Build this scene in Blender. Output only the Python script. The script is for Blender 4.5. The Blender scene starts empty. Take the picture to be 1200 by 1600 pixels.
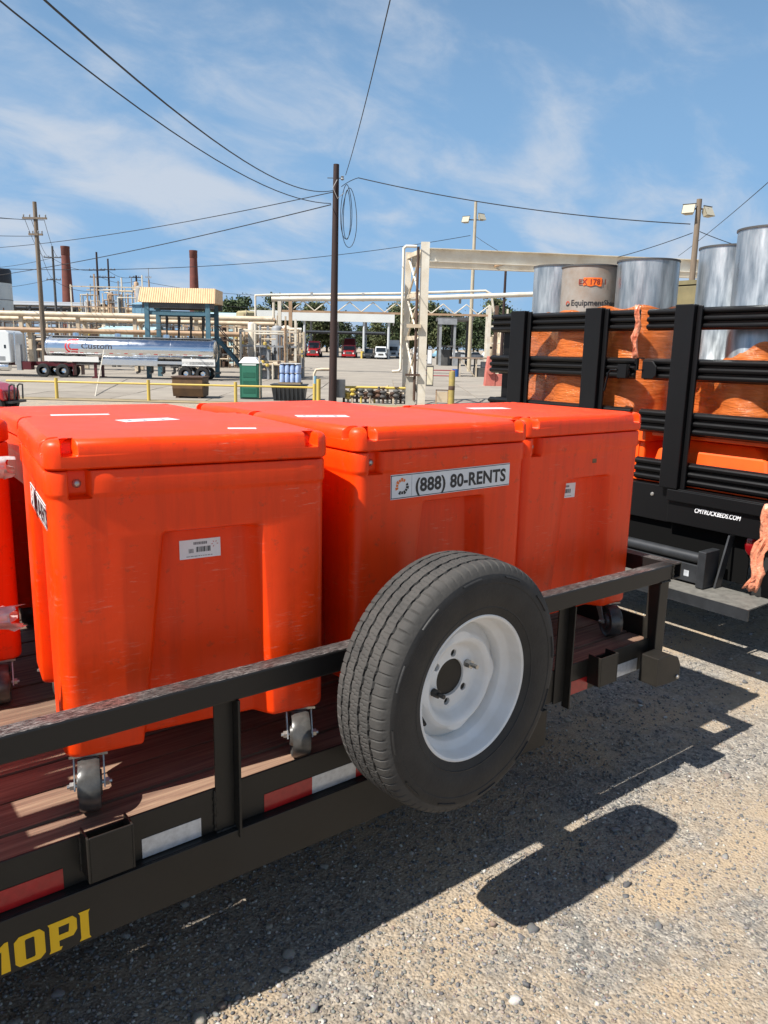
import bpy, bmesh, math, random
import numpy as np
from mathutils import Vector, Matrix, Quaternion
random.seed(7)
RNG = np.random.default_rng(11)
R = math.radians
SC = bpy.context.scene
COL = SC.collection

# ------------------------------------------------------------------ camera, sky, sun, exposure
HEAD = R(52.3)                      # camera heading, counter-clockwise from the trailer's long axis (+X)
PITCH, ROLL, CAM_H = R(11.6), R(1.3), 1.76
cam_d = bpy.data.cameras.new('camera'); cam = bpy.data.objects.new('camera', cam_d); COL.objects.link(cam)
fh = Vector((math.cos(HEAD), math.sin(HEAD), 0)); rt = Vector((math.sin(HEAD), -math.cos(HEAD), 0)); up = Vector((0, 0, 1))
fw = fh*math.cos(PITCH) - up*math.sin(PITCH); uu = up*math.cos(PITCH) + fh*math.sin(PITCH)
rr = rt*math.cos(ROLL) + uu*math.sin(ROLL); u2 = uu*math.cos(ROLL) - rt*math.sin(ROLL)
M = Matrix((rr, u2, -fw)).transposed().to_4x4(); M.translation = Vector((0, 0, CAM_H))
cam.matrix_world = M
cam_d.sensor_fit = 'VERTICAL'; cam_d.sensor_height = 36.0; cam_d.lens = 27.0
cam_d.clip_start = 0.05; cam_d.clip_end = 3000
SC.camera = cam
SUN_TO = Vector((-0.77, 0.06, 1.0)).normalized()
SUN_EL = math.asin(SUN_TO.z)
w = bpy.data.worlds.new('World'); SC.world = w; w.use_nodes = True
nt = w.node_tree; nt.nodes.clear()
out = nt.nodes.new('ShaderNodeOutputWorld'); bg = nt.nodes.new('ShaderNodeBackground')
sky = nt.nodes.new('ShaderNodeTexSky'); sky.sky_type = 'NISHITA'; sky.sun_disc = False
sky.sun_elevation = SUN_EL; sky.sun_rotation = math.atan2(SUN_TO.x, SUN_TO.y)
sky.air_density = 1.0; sky.dust_density = 0.0; sky.ozone_density = 2.0; sky.altitude = 0
bg.inputs['Strength'].default_value = 0.054
# thin broken cloud: fractal noise on a flat layer high above
tc = nt.nodes.new('ShaderNodeTexCoord'); sep = nt.nodes.new('ShaderNodeSeparateXYZ')
nt.links.new(tc.outputs['Generated'], sep.inputs[0])
def wmath(op, a, b=None, clamp=False):
    n = nt.nodes.new('ShaderNodeMath'); n.operation = op; n.use_clamp = clamp
    for i, x in enumerate((a, b)):
        if x is None: continue
        if isinstance(x, (int, float)): n.inputs[i].default_value = x
        else: nt.links.new(x, n.inputs[i])
    return n.outputs[0]
zc = wmath('ADD', wmath('MAXIMUM', sep.outputs[2], 0.0), 0.34)
cx = wmath('DIVIDE', sep.outputs[0], zc); cy = wmath('DIVIDE', sep.outputs[1], zc)
cmb = nt.nodes.new('ShaderNodeCombineXYZ'); nt.links.new(cx, cmb.inputs[0]); nt.links.new(cy, cmb.inputs[1])
mp = nt.nodes.new('ShaderNodeMapping'); mp.inputs['Rotation'].default_value = (0, 0, R(-30)); mp.inputs['Scale'].default_value = (1.15, 1.7, 1)
mp.inputs['Location'].default_value = (10.6, 7.6, 0)
nt.links.new(cmb.outputs[0], mp.inputs[0])
def wnoise(scale, detail, rough, dist):
    n = nt.nodes.new('ShaderNodeTexNoise'); n.inputs['Scale'].default_value = scale; n.inputs['Detail'].default_value = detail
    n.inputs['Roughness'].default_value = rough; n.inputs['Distortion'].default_value = dist
    nt.links.new(mp.outputs[0], n.inputs['Vector']); return n.outputs['Fac']
big = wnoise(0.85, 3, 0.5, 0.2); fine = wnoise(3.4, 9, 0.6, 0.35)
cov = wmath('ADD', wmath('MULTIPLY', big, 0.95), wmath('MULTIPLY', fine, 0.55))
ramp = nt.nodes.new('ShaderNodeMapRange'); ramp.interpolation_type = 'SMOOTHSTEP'
ramp.inputs['From Min'].default_value = 0.655; ramp.inputs['From Max'].default_value = 0.93; ramp.inputs['To Max'].default_value = 0.78
nt.links.new(cov, ramp.inputs['Value'])
mix = nt.nodes.new('ShaderNodeMix'); mix.data_type = 'RGBA'; mix.inputs[7].default_value = (7.0, 7.5, 8.3, 1)
hsv = nt.nodes.new('ShaderNodeHueSaturation'); hsv.inputs['Saturation'].default_value = 1.08; hsv.inputs['Value'].default_value = 1.0
nt.links.new(sky.outputs[0], hsv.inputs['Color'])
hz = nt.nodes.new('ShaderNodeMapRange'); hz.interpolation_type = 'SMOOTHERSTEP'      # pale blue air low down, all round
hz.inputs['From Min'].default_value = 0.85; hz.inputs['From Max'].default_value = -0.05; hz.inputs['To Max'].default_value = 0.93
nt.links.new(sep.outputs[2], hz.inputs['Value'])
hmix = nt.nodes.new('ShaderNodeMix'); hmix.data_type = 'RGBA'; hmix.inputs[7].default_value = (2.9, 5.3, 8.5, 1)
nt.links.new(hz.outputs[0], hmix.inputs[0]); nt.links.new(hsv.outputs[0], hmix.inputs[6])
nt.links.new(ramp.outputs[0], mix.inputs[0]); nt.links.new(hmix.outputs[2], mix.inputs[6])
nt.links.new(mix.outputs[2], bg.inputs['Color']); nt.links.new(bg.outputs[0], out.inputs[0])
sd = bpy.data.lights.new('sun', 'SUN'); sd.energy = 5.0; sd.angle = R(0.53); sd.color = (1.0, 0.955, 0.89)
so = bpy.data.objects.new('sun', sd); COL.objects.link(so)
so.rotation_euler = (-SUN_TO).to_track_quat('-Z', 'Y').to_euler(); so.location = (0, 0, 30)
vs = SC.view_settings; vs.view_transform = 'Standard'; vs.look = 'None'; vs.exposure = 0.8; vs.gamma = 1.0; vs.use_curve_mapping = False
SC.cycles.max_bounces = 8; SC.cycles.transparent_max_bounces = 12

# ------------------------------------------------------------------ materials
MATS = {}
def mat(name, col, rough=0.5, metal=0.0, var=0.0, vscale=8.0, col2=None, bump=0.0, bscale=60.0, stretch=None, spec=0.5,
        emit=None, coat=0.0, island=0.0, detail=6, rvar=0.0):
    if name in MATS: return MATS[name]
    m = bpy.data.materials.new(name); m.use_nodes = True; MATS[name] = m
    t = m.node_tree; b = t.nodes['Principled BSDF']
    b.inputs['Roughness'].default_value = rough; b.inputs['Metallic'].default_value = metal
    b.inputs['Specular IOR Level'].default_value = spec; b.inputs['Coat Weight'].default_value = coat
    b.inputs['Base Color'].default_value = (*col, 1)
    if emit: b.inputs['Emission Color'].default_value = (*emit[0], 1); b.inputs['Emission Strength'].default_value = emit[1]
    vec = None
    if var or bump or col2 or rvar:
        tcn = t.nodes.new('ShaderNodeTexCoord'); mpn = t.nodes.new('ShaderNodeMapping')
        mpn.inputs['Scale'].default_value = stretch or (1, 1, 1)
        t.links.new(tcn.outputs['Object'], mpn.inputs[0]); vec = mpn.outputs[0]
    if var or col2 or rvar:
        n = t.nodes.new('ShaderNodeTexNoise'); n.inputs['Scale'].default_value = vscale; n.inputs['Detail'].default_value = detail
        n.inputs['Roughness'].default_value = 0.62
        t.links.new(vec, n.inputs['Vector'])
        mr = t.nodes.new('ShaderNodeMapRange'); mr.inputs['From Min'].default_value = 0.3; mr.inputs['From Max'].default_value = 0.7
        t.links.new(n.outputs['Fac'], mr.inputs['Value'])
        mx = t.nodes.new('ShaderNodeMix'); mx.data_type = 'RGBA'
        c2 = col2 or tuple(c*(1-var) for c in col)
        c1 = col if col2 else tuple(min(1, c*(1+var)) for c in col)
        mx.inputs[6].default_value = (*c1, 1); mx.inputs[7].default_value = (*c2, 1)
        t.links.new(mr.outputs[0], mx.inputs[0]); last = mx.outputs[2]
        if island:
            g = t.nodes.new('ShaderNodeNewGeometry'); hs = t.nodes.new('ShaderNodeHueSaturation')
            m2 = t.nodes.new('ShaderNodeMapRange'); m2.inputs['To Min'].default_value = 1-island; m2.inputs['To Max'].default_value = 1+island
            t.links.new(g.outputs['Random Per Island'], m2.inputs['Value']); t.links.new(m2.outputs[0], hs.inputs['Value'])
            t.links.new(last, hs.inputs['Color']); last = hs.outputs[0]
        t.links.new(last, b.inputs['Base Color'])
        if rvar:
            m3 = t.nodes.new('ShaderNodeMapRange'); m3.inputs['To Min'].default_value = max(0.03, rough-rvar); m3.inputs['To Max'].default_value = min(1, rough+rvar)
            t.links.new(mr.outputs[0], m3.inputs['Value']); t.links.new(m3.outputs[0], b.inputs['Roughness'])
    if bump:
        n2 = t.nodes.new('ShaderNodeTexNoise'); n2.inputs['Scale'].default_value = bscale; n2.inputs['Detail'].default_value = 5
        t.links.new(vec, n2.inputs['Vector'])
        bp = t.nodes.new('ShaderNodeBump'); bp.inputs['Strength'].default_value = bump; bp.inputs['Distance'].default_value = 0.01
        t.links.new(n2.outputs['Fac'], bp.inputs['Height']); t.links.new(bp.outputs[0], b.inputs['Normal'])
    return m

def node(t, typ, **kw):
    n = t.nodes.new(typ)
    for k, v in kw.items():
        if k in n.inputs: n.inputs[k].default_value = v
        else: setattr(n, k, v)
    return n

# orange rotomoulded plastic with scuffs, slightly waxy
def make_plastic():
    m = mat('orange_plastic', (0.86, 0.062, 0.004), 0.42)
    t = m.node_tree; b = t.nodes['Principled BSDF']; L = t.links.new
    tcn = t.nodes.new('ShaderNodeTexCoord'); oi = t.nodes.new('ShaderNodeObjectInfo')
    va = node(t, 'ShaderNodeVectorMath', operation='ADD'); L(tcn.outputs['Object'], va.inputs[0])
    vm = node(t, 'ShaderNodeVectorMath', operation='SCALE'); L(oi.outputs['Location'], vm.inputs[0]); vm.inputs['Scale'].default_value = 3.7
    L(vm.outputs[0], va.inputs[1])
    n1 = node(t, 'ShaderNodeTexNoise', Scale=3.5, Detail=5.0, Roughness=0.6); L(va.outputs[0], n1.inputs['Vector'])
    mx = node(t, 'ShaderNodeMix', data_type='RGBA'); mx.inputs[6].default_value = (0.80, 0.036, 0.001, 1); mx.inputs[7].default_value = (0.95, 0.066, 0.0015, 1)
    L(n1.outputs['Fac'], mx.inputs[0])
    # scuffs: thin pale scratches in patches
    mp1 = node(t, 'ShaderNodeMapping'); mp1.inputs['Scale'].default_value = (9, 9, 60); mp1.inputs['Rotation'].default_value = (0.25, 0.5, 0.3); L(va.outputs[0], mp1.inputs[0])
    n2 = node(t, 'ShaderNodeTexNoise', Scale=2.2, Detail=7.0, Roughness=0.7); L(mp1.outputs[0], n2.inputs['Vector'])
    r2 = node(t, 'ShaderNodeMapRange'); r2.inputs['From Min'].default_value = 0.56; r2.inputs['From Max'].default_value = 0.72; L(n2.outputs['Fac'], r2.inputs['Value'])
    n3 = node(t, 'ShaderNodeTexNoise', Scale=6.0, Detail=3.0); L(va.outputs[0], n3.inputs['Vector'])
    r3 = node(t, 'ShaderNodeMapRange'); r3.inputs['From Min'].default_value = 0.50; r3.inputs['From Max'].default_value = 0.66; r3.inputs['To Max'].default_value = 0.70; L(n3.outputs['Fac'], r3.inputs['Value'])
    mu = node(t, 'ShaderNodeMath', operation='MULTIPLY'); L(r2.outputs[0], mu.inputs[0]); L(r3.outputs[0], mu.inputs[1])
    mx2 = node(t, 'ShaderNodeMix', data_type='RGBA'); mx2.inputs[7].default_value = (0.80, 0.30, 0.20, 1)
    L(mu.outputs[0], mx2.inputs[0]); L(mx.outputs[2], mx2.inputs[6])
    # grime specks
    n4 = node(t, 'ShaderNodeTexNoise', Scale=26.0, Detail=4.0, Roughness=0.7); L(va.outputs[0], n4.inputs['Vector'])
    r4 = node(t, 'ShaderNodeMapRange'); r4.inputs['From Min'].default_value = 0.60; r4.inputs['From Max'].default_value = 0.76; r4.inputs['To Max'].default_value = 0.55; L(n4.outputs['Fac'], r4.inputs['Value'])
    mx3 = node(t, 'ShaderNodeMix', data_type='RGBA'); mx3.inputs[7].default_value = (0.25, 0.06, 0.03, 1)
    L(r4.outputs[0], mx3.inputs[0]); L(mx2.outputs[2], mx3.inputs[6])
    # faint run-down stains
    mp6 = node(t, 'ShaderNodeMapping'); mp6.inputs['Scale'].default_value = (13, 13, 1.1); L(va.outputs[0], mp6.inputs[0])
    n6 = node(t, 'ShaderNodeTexNoise', Scale=1.6, Detail=6.0, Roughness=0.65); L(mp6.outputs[0], n6.inputs['Vector'])
    r6 = node(t, 'ShaderNodeMapRange'); r6.inputs['From Min'].default_value = 0.48; r6.inputs['From Max'].default_value = 0.72; r6.inputs['To Max'].default_value = 0.38; L(n6.outputs['Fac'], r6.inputs['Value'])
    mx6 = node(t, 'ShaderNodeMix', data_type='RGBA'); mx6.inputs[7].default_value = (0.50, 0.030, 0.004, 1); L(r6.outputs[0], mx6.inputs[0]); L(mx3.outputs[2], mx6.inputs[6]); L(mx6.outputs[2], b.inputs['Base Color'])
    rr_ = node(t, 'ShaderNodeMapRange'); rr_.inputs['To Min'].default_value = 0.30; rr_.inputs['To Max'].default_value = 0.50; L(n1.outputs['Fac'], rr_.inputs['Value']); L(rr_.outputs[0], b.inputs['Roughness'])
    b.inputs['Specular IOR Level'].default_value = 0.33; b.inputs['Subsurface Weight'].default_value = 0.12; b.inputs['Subsurface Radius'].default_value = (0.05, 0.006, 0.001); b.inputs['Subsurface Scale'].default_value = 1.0
    bp = node(t, 'ShaderNodeBump', Strength=0.10, Distance=0.01); n5 = node(t, 'ShaderNodeTexNoise', Scale=14.0, Detail=4.0); L(va.outputs[0], n5.inputs['Vector'])
    L(n5.outputs['Fac'], bp.inputs['Height']); L(bp.outputs[0], b.inputs['Normal'])
    return m
PLASTIC = make_plastic()

def make_rail_mat():
    # black enamel, rubbed to bare grey with fine crossing scratches on upward faces
    m = mat('rubbed_black_enamel', (0.014, 0.014, 0.013), 0.42, spec=0.35)
    t = m.node_tree; b = t.nodes['Principled BSDF']; L = t.links.new
    tcn = t.nodes.new('ShaderNodeTexCoord'); g = t.nodes.new('ShaderNodeNewGeometry'); sp = t.nodes.new('ShaderNodeSeparateXYZ'); L(g.outputs['True Normal'], sp.inputs[0])
    facs = []
    for ang, sc in ((0.7, 40), (-0.6, 55), (1.3, 33)):
        mpn = node(t, 'ShaderNodeMapping'); mpn.inputs['Rotation'].default_value = (0, 0, ang); mpn.inputs['Scale'].default_value = (3.0, 34, 1); L(tcn.outputs['Object'], mpn.inputs[0])
        n = node(t, 'ShaderNodeTexNoise', Scale=sc/3, Detail=4.0, Roughness=0.75); L(mpn.outputs[0], n.inputs['Vector'])
        r_ = node(t, 'ShaderNodeMapRange'); r_.inputs['From Min'].default_value = 0.52; r_.inputs['From Max'].default_value = 0.66; L(n.outputs['Fac'], r_.inputs['Value']); facs.append(r_.outputs[0])
    a = node(t, 'ShaderNodeMath', operation='MAXIMUM'); L(facs[0], a.inputs[0]); L(facs[1], a.inputs[1])
    a2 = node(t, 'ShaderNodeMath', operation='MAXIMUM'); L(a.outputs[0], a2.inputs[0]); L(facs[2], a2.inputs[1])
    n = node(t, 'ShaderNodeTexNoise', Scale=5.0, Detail=3.0); L(tcn.outputs['Object'], n.inputs['Vector'])
    mr = node(t, 'ShaderNodeMapRange'); mr.inputs['From Min'].default_value = 0.3; mr.inputs['From Max'].default_value = 0.62; L(n.outputs['Fac'], mr.inputs['Value'])
    a3 = node(t, 'ShaderNodeMath', operation='MULTIPLY'); L(a2.outputs[0], a3.inputs[0]); L(mr.outputs[0], a3.inputs[1])
    upm = node(t, 'ShaderNodeMath', operation='GREATER_THAN'); L(sp.outputs[2], upm.inputs[0]); upm.inputs[1].default_value = 0.8
    a4 = node(t, 'ShaderNodeMath', operation='MULTIPLY'); L(a3.outputs[0], a4.inputs[0]); L(upm.outputs[0], a4.inputs[1])
    cm = node(t, 'ShaderNodeMix', data_type='RGBA'); cm.inputs[6].default_value = (0.30, 0.275, 0.26, 1); cm.inputs[7].default_value = (0.34, 0.15, 0.13, 1)
    n9 = node(t, 'ShaderNodeTexNoise', Scale=9.0, Detail=2.0); L(tcn.outputs['Object'], n9.inputs['Vector'])
    r9 = node(t, 'ShaderNodeMapRange'); r9.inputs['From Min'].default_value = 0.55; r9.inputs['From Max'].default_value = 0.7; L(n9.outputs['Fac'], r9.inputs['Value']); L(r9.outputs[0], cm.inputs[0])
    mx = node(t, 'ShaderNodeMix', data_type='RGBA'); mx.inputs[6].default_value = (0.013, 0.0125, 0.012, 1); L(cm.outputs[2], mx.inputs[7])
    L(a4.outputs[0], mx.inputs[0]); L(mx.outputs[2], b.inputs['Base Color'])
    return m
RAILM = make_rail_mat()
BLACK = mat('black_enamel', (0.012, 0.0115, 0.010), 0.42, spec=0.32, col2=(0.024, 0.021, 0.017), detail=11, var=0.35, vscale=5, rvar=0.12, bump=0.05, bscale=30)
TRUCKBLACK = mat('black_powder_coat', (0.0045, 0.0045, 0.005), 0.40, var=0.3, vscale=6, rvar=0.08, spec=0.26)
RUBBER = mat('tyre_rubber', (0.012, 0.012, 0.0125), 0.62, col2=(0.024, 0.023, 0.022), vscale=14, bump=0.12, bscale=120, spec=.4)
TREAD = mat('dusty_tread_rubber', (0.040, 0.039, 0.037), 0.82, col2=(0.066, 0.062, 0.057), vscale=11, detail=9, bump=0.12, bscale=120, spec=.3)
WHITEMETAL = mat('white_wheel_paint', (0.78, 0.79, 0.79), 0.42, col2=(0.66, 0.63, 0.58), vscale=6, bump=0.04, bscale=40)
ZINC = mat('zinc_plate', (0.52, 0.50, 0.46), 0.38, metal=0.85, var=0.25, vscale=30)
STEELDK = mat('greasy_dark_steel', (0.05, 0.048, 0.045), 0.40, metal=0.4, var=0.5, vscale=40)
GALV = mat('galvanised_steel', (0.22, 0.245, 0.26), 0.38, metal=0.80, col2=(0.56, 0.60, 0.62), vscale=9, rvar=0.14, detail=12, stretch=(2.2, 2.2, .35), bump=.08, bscale=9)
GALVOLD = mat('weathered_galvanised', (0.36, 0.34, 0.31), 0.60, metal=0.35, col2=(0.26, 0.20, 0.15), vscale=7, detail=9)
WHITEPRINT = mat('white_label_stock', (0.72, 0.72, 0.72), 0.42, var=0.06, vscale=20)
INK = mat('black_ink', (0.018, 0.018, 0.020), 0.5)
GREYINK = mat('worn_grey_ink', (0.16, 0.16, 0.17), 0.5)
ORANGEINK = mat('orange_ink', (0.75, 0.16, 0.01), 0.5)
REDTAPE = mat('red_reflective_tape', (0.34, 0.008, 0.010), 0.30, var=0.2, vscale=45, coat=0.3)
WHITETAPE = mat('white_reflective_tape', (0.52, 0.55, 0.58), 0.30, metal=0.3, var=0.16, vscale=60, coat=0.3)
YELLOWDECAL = mat('yellow_vinyl', (0.78, 0.46, 0.002), 0.35)
CREAM = mat('cream_pipe_paint', (0.62, 0.54, 0.41), 0.55, col2=(0.42, 0.32, 0.21), vscale=1.6, detail=8)
CREAMW = mat('white_steel_paint', (0.70, 0.67, 0.58), 0.5, col2=(0.52, 0.44, 0.33), vscale=0.9, detail=9)
RUST = mat('rusted_steel', (0.12, 0.065, 0.04), 0.8, col2=(0.05, 0.032, 0.024), vscale=2.0)
DARKSTEEL = mat('dark_plant_steel', (0.07, 0.068, 0.065), 0.65, var=0.4, vscale=1.5)
GREYSTEEL = mat('grey_plant_steel', (0.24, 0.25, 0.26), 0.6, var=0.3, vscale=1.0)
TEAL = mat('teal_blue_steel', (0.055, 0.13, 0.17), 0.55, var=0.3, vscale=1.2)
POLEWOOD = mat('weathered_pole_wood', (0.22, 0.17, 0.12), 0.85, col2=(0.13, 0.10, 0.075), vscale=4, stretch=(6, 6, .5))
POLEDARK = mat('creosoted_pole_wood', (0.040, 0.016, 0.012), 0.8, col2=(0.014, 0.009, 0.009), vscale=5, stretch=(6, 6, .4))
WIREM = mat('wire_black', (0.012, 0.012, 0.014), 0.6)
BRICKM = mat('chimney_brick', (0.17, 0.050, 0.035), 0.85, col2=(0.10, 0.032, 0.025), vscale=0.6)
YELLOW = mat('safety_yellow', (0.60, 0.43, 0.07), 0.5, col2=(0.48, 0.36, 0.10), vscale=2)
GLASSDK = mat('dark_window_glass', (0.015, 0.02, 0.025), 0.06)
REDPAINT = mat('red_truck_paint', (0.40, 0.010, 0.012), 0.25, coat=0.5)
MAROON = mat('maroon_frame_paint', (0.085, 0.010, 0.014), 0.4)
WHITEPAINT = mat('white_truck_paint', (0.66, 0.68, 0.68), 0.28, coat=0.4)
CHROME = mat('polished_aluminium', (0.74, 0.77, 0.80), 0.16, metal=1.0, rvar=0.05, vscale=2)
BARK = mat('tree_bark', (0.09, 0.065, 0.045), 0.9, var=0.3, vscale=3)

# ------------------------------------------------------------------ mesh helpers
class MB:
    def __init__(s): s.v = []; s.f = []; s.m = []
    def add(s, verts, faces, mi=0, X=None):
        o = len(s.v)
        for p in verts:
            p = Vector(p)
            s.v.append(tuple(X @ p) if X is not None else tuple(p))
        for f in faces: s.f.append(tuple(i+o for i in f)); s.m.append(mi)
        return s
    def box(s, x0, y0, z0, x1, y1, z1, mi=0, X=None):
        vs_ = [(x, y, z) for z in (z0, z1) for y in (y0, y1) for x in (x0, x1)]
        return s.add(vs_, [(0, 2, 3, 1), (4, 5, 7, 6), (0, 1, 5, 4), (2, 6, 7, 3), (0, 4, 6, 2), (1, 3, 7, 5)], mi, X)
    def tube(s, pts, r, n=8, mi=0, cap=True, X=None):
        pts = [Vector(p) for p in pts]; rs = r if isinstance(r, (list, tuple)) else [r]*len(pts)
        ref = None; vs_ = []; fs = []
        for i, p in enumerate(pts):
            if i == 0: d = pts[1]-p
            elif i == len(pts)-1: d = p-pts[i-1]
            else: d = (pts[i+1]-p).normalized()+(p-pts[i-1]).normalized()
            d.normalize()
            if ref is None: ref = Vector((0, 0, 1)) if abs(d.z) < 0.9 else Vector((1, 0, 0))
            a = ref - d*ref.dot(d)
            if a.length < 1e-5: a = d.orthogonal()
            a.normalize(); ref = a; b = d.cross(a)
            for k in range(n):
                t = 2*math.pi*k/n; vs_.append(p+(a*math.cos(t)+b*math.sin(t))*rs[i])
        for i in range(len(pts)-1):
            for k in range(n):
                a0 = i*n+k; a1 = i*n+(k+1) % n; fs.append((a0, a1, a1+n, a0+n))
        if cap: fs.append(tuple(range(n-1, -1, -1))); fs.append(tuple((len(pts)-1)*n+k for k in range(n)))
        return s.add(vs_, fs, mi, X)
    def lathe(s, prof, n=32, mi=0, X=None, closed=False):
        # prof: (radius, z) pairs turned round local z
        vs_ = [(r*math.cos(2*math.pi*k/n), r*math.sin(2*math.pi*k/n), z) for r, z in prof for k in range(n)]
        fs = []; m_ = len(prof)
        for i in range(m_-1 if not closed else m_):
            j = (i+1) % m_
            for k in range(n): fs.append((i*n+k, i*n+(k+1) % n, j*n+(k+1) % n, j*n+k))
        return s.add(vs_, fs, mi, X)
    def prism(s, poly, d0, d1, mi=0, X=None):
        n = len(poly); vs_ = [(x, y, d0) for x, y in poly]+[(x, y, d1) for x, y in poly]
        fs = [tuple(range(n-1, -1, -1)), tuple(range(n, 2*n))]+[(i, (i+1) % n, n+(i+1) % n, n+i) for i in range(n)]
        return s.add(vs_, fs, mi, X)
    def mesh(s, name, mats, smooth=None):
        me = bpy.data.meshes.new(name); me.from_pydata(s.v, [], s.f)
        for m_ in (mats if isinstance(mats, (list, tuple)) else [mats]): me.materials.append(m_)
        me.polygons.foreach_set('material_index', s.m)
        if smooth is not None:
            me.polygons.foreach_set('use_smooth', [True]*len(s.f)); me.update()
            me.set_sharp_from_angle(angle=R(smooth))
        me.update(); return me
    def build(s, name, mats, parent=None, smooth=None, bevel=0.0):
        o = bpy.data.objects.new(name, s.mesh(name, mats, smooth)); COL.objects.link(o)
        if parent is not None: o.parent = parent
        if bevel:
            b = o.modifiers.new('bevel', 'BEVEL'); b.width = bevel; b.segments = 2; b.limit_method = 'ANGLE'; b.angle_limit = R(40)
        return o
def tag(o, label=None, cat=None, group=None, kind=None):
    if label: o['label'] = label
    if cat: o['category'] = cat
    if group: o['group'] = group
    if kind: o['kind'] = kind
    return o
def thing(name, label, cat, loc=(0, 0, 0), rz=0.0, group=None):
    o = bpy.data.objects.new(name, None); COL.objects.link(o); o.location = loc; o.rotation_euler = (0, 0, rz)
    o.empty_display_size = 0.2
    return tag(o, label, cat, group)
def copy_tree(o, parent=None):
    c = o.copy(); COL.objects.link(c); c.parent = parent
    for ch in o.children: copy_tree(ch, c)
    return c
def link(name, me, parent, loc=(0, 0, 0), rot=(0, 0, 0)):
    o = bpy.data.objects.new(name, me); COL.objects.link(o); o.parent = parent; o.location = loc; o.rotation_euler = rot; return o
def T(x, y, z): return Matrix.Translation((x, y, z))
def RX(a): return Matrix.Rotation(a, 4, 'X')
def RY(a): return Matrix.Rotation(a, 4, 'Y')
def RZ(a): return Matrix.Rotation(a, 4, 'Z')
def text_geo(body, size, align='LEFT', bold=0.0, shear=0.0, space=1.0):
    # built-in lettering as (verts2d, faces)
    c = bpy.data.curves.new('lettering', 'FONT'); c.body = body; c.size = size; c.align_x = align; c.offset = bold; c.shear = shear; c.space_character = space
    c.resolution_u = 3
    o = bpy.data.objects.new('lettering', c); COL.objects.link(o)
    dg = bpy.context.evaluated_depsgraph_get(); me = bpy.data.meshes.new_from_object(o.evaluated_get(dg))
    vs_ = [(v.co.x, v.co.y) for v in me.vertices]; fs = [tuple(p.vertices) for p in me.polygons]
    bpy.data.objects.remove(o); bpy.data.curves.remove(c); bpy.data.meshes.remove(me)
    return vs_, fs
# yard frame: u to the right, v straight ahead of where the picture was taken, z up
YR = HEAD - math.pi/2
GZ0 = 0.09
def gz(v):
    if v < 14: return GZ0
    if v < 36:
        t = (v-14)/22; t = t*t*(3-2*t); return GZ0-(0.952+GZ0)*t
    return -0.88+0.018*(v-40)
def Y(u, v, z): return Vector((rt.x*u+fh.x*v, rt.y*u+fh.y*v, z))
def ything(name, label, cat, u, v, z=None, group=None, rz=0.0):
    return thing(name, label, cat, Y(u, v, gz(v) if z is None else z), YR+rz, group)

# ------------------------------------------------------------------ ground
def make_ground_mat():
    m = mat('gravel_and_sand', (0.3, 0.23, 0.16), 0.95)
    t = m.node_tree; b = t.nodes['Principled BSDF']; L = t.links.new
    tcn = t.nodes.new('ShaderNodeTexCoord')
    def noise(s, d, r=0.6):
        n = node(t, 'ShaderNodeTexNoise', Scale=s, Detail=d, Roughness=r); L(tcn.outputs['Object'], n.inputs['Vector']); return n.outputs['Fac']
    def mr(x, a, b_, lo=0., hi=1.):
        n = node(t, 'ShaderNodeMapRange'); n.inputs['From Min'].default_value = a; n.inputs['From Max'].default_value = b_; n.inputs['To Min'].default_value = lo; n.inputs['To Max'].default_value = hi
        L(x, n.inputs['Value']); return n.outputs[0]
    def mixc(f, a, b_):
        n = node(t, 'ShaderNodeMix', data_type='RGBA'); L(f, n.inputs[0])
        for i, x in ((6, a), (7, b_)):
            if isinstance(x, tuple): n.inputs[i].default_value = (*x, 1)
            else: L(x, n.inputs[i])
        return n.outputs[2]
    vo = node(t, 'ShaderNodeTexVoronoi', Scale=95.0); L(tcn.outputs['Object'], vo.inputs['Vector'])
    vo2 = node(t, 'ShaderNodeTexVoronoi', Scale=48.0); L(tcn.outputs['Object'], vo2.inputs['Vector'])
    hs = node(t, 'ShaderNodeSeparateColor'); L(vo.outputs['Color'], hs.inputs[0])
    grit = mixc(hs.outputs[0], (0.105, 0.102, 0.097), (0.41, 0.375, 0.32))
    hs2 = node(t, 'ShaderNodeSeparateColor'); L(vo2.outputs['Color'], hs2.inputs[0])
    grit2 = mixc(hs2.outputs[1], (0.115, 0.112, 0.105), (0.34, 0.31, 0.265))
    grit = mixc(mr(noise(20, 3), 0.45, 0.55), grit, grit2)
    sand = mixc(noise(180, 4, 0.7), (0.47, 0.36, 0.235), (0.34, 0.255, 0.165))
    f = mr(noise(2.3, 8, 0.68), 0.36, 0.56)
    mpt = node(t, 'ShaderNodeMapping'); mpt.inputs['Scale'].default_value = (0.35, 2.2, 1); mpt.inputs['Rotation'].default_value = (0, 0, R(-12)); L(tcn.outputs['Object'], mpt.inputs[0])
    ntr = node(t, 'ShaderNodeTexNoise', Scale=1.3, Detail=4.0); L(mpt.outputs[0], ntr.inputs['Vector'])
    f2 = mr(ntr.outputs['Fac'], 0.34, 0.62, 0.22, 0.95)
    mm = node(t, 'ShaderNodeMath', operation='MULTIPLY'); L(f, mm.inputs[0]); L(f2, mm.inputs[1])
    col = mixc(mm.outputs[0], grit, sand)
    L(col, b.inputs['Base Color'])
    h = node(t, 'ShaderNodeMath', operation='ADD'); L(mr(vo.outputs['Distance'], 0, 0.7, 1, 0), h.inputs[0]); L(noise(160, 6, 0.7), h.inputs[1])
    bp = node(t, 'ShaderNodeBump', Strength=0.8, Distance=0.006); L(h.outputs[0], bp.inputs['Height']); L(bp.outputs[0], b.inputs['Normal'])
    return m
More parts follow.
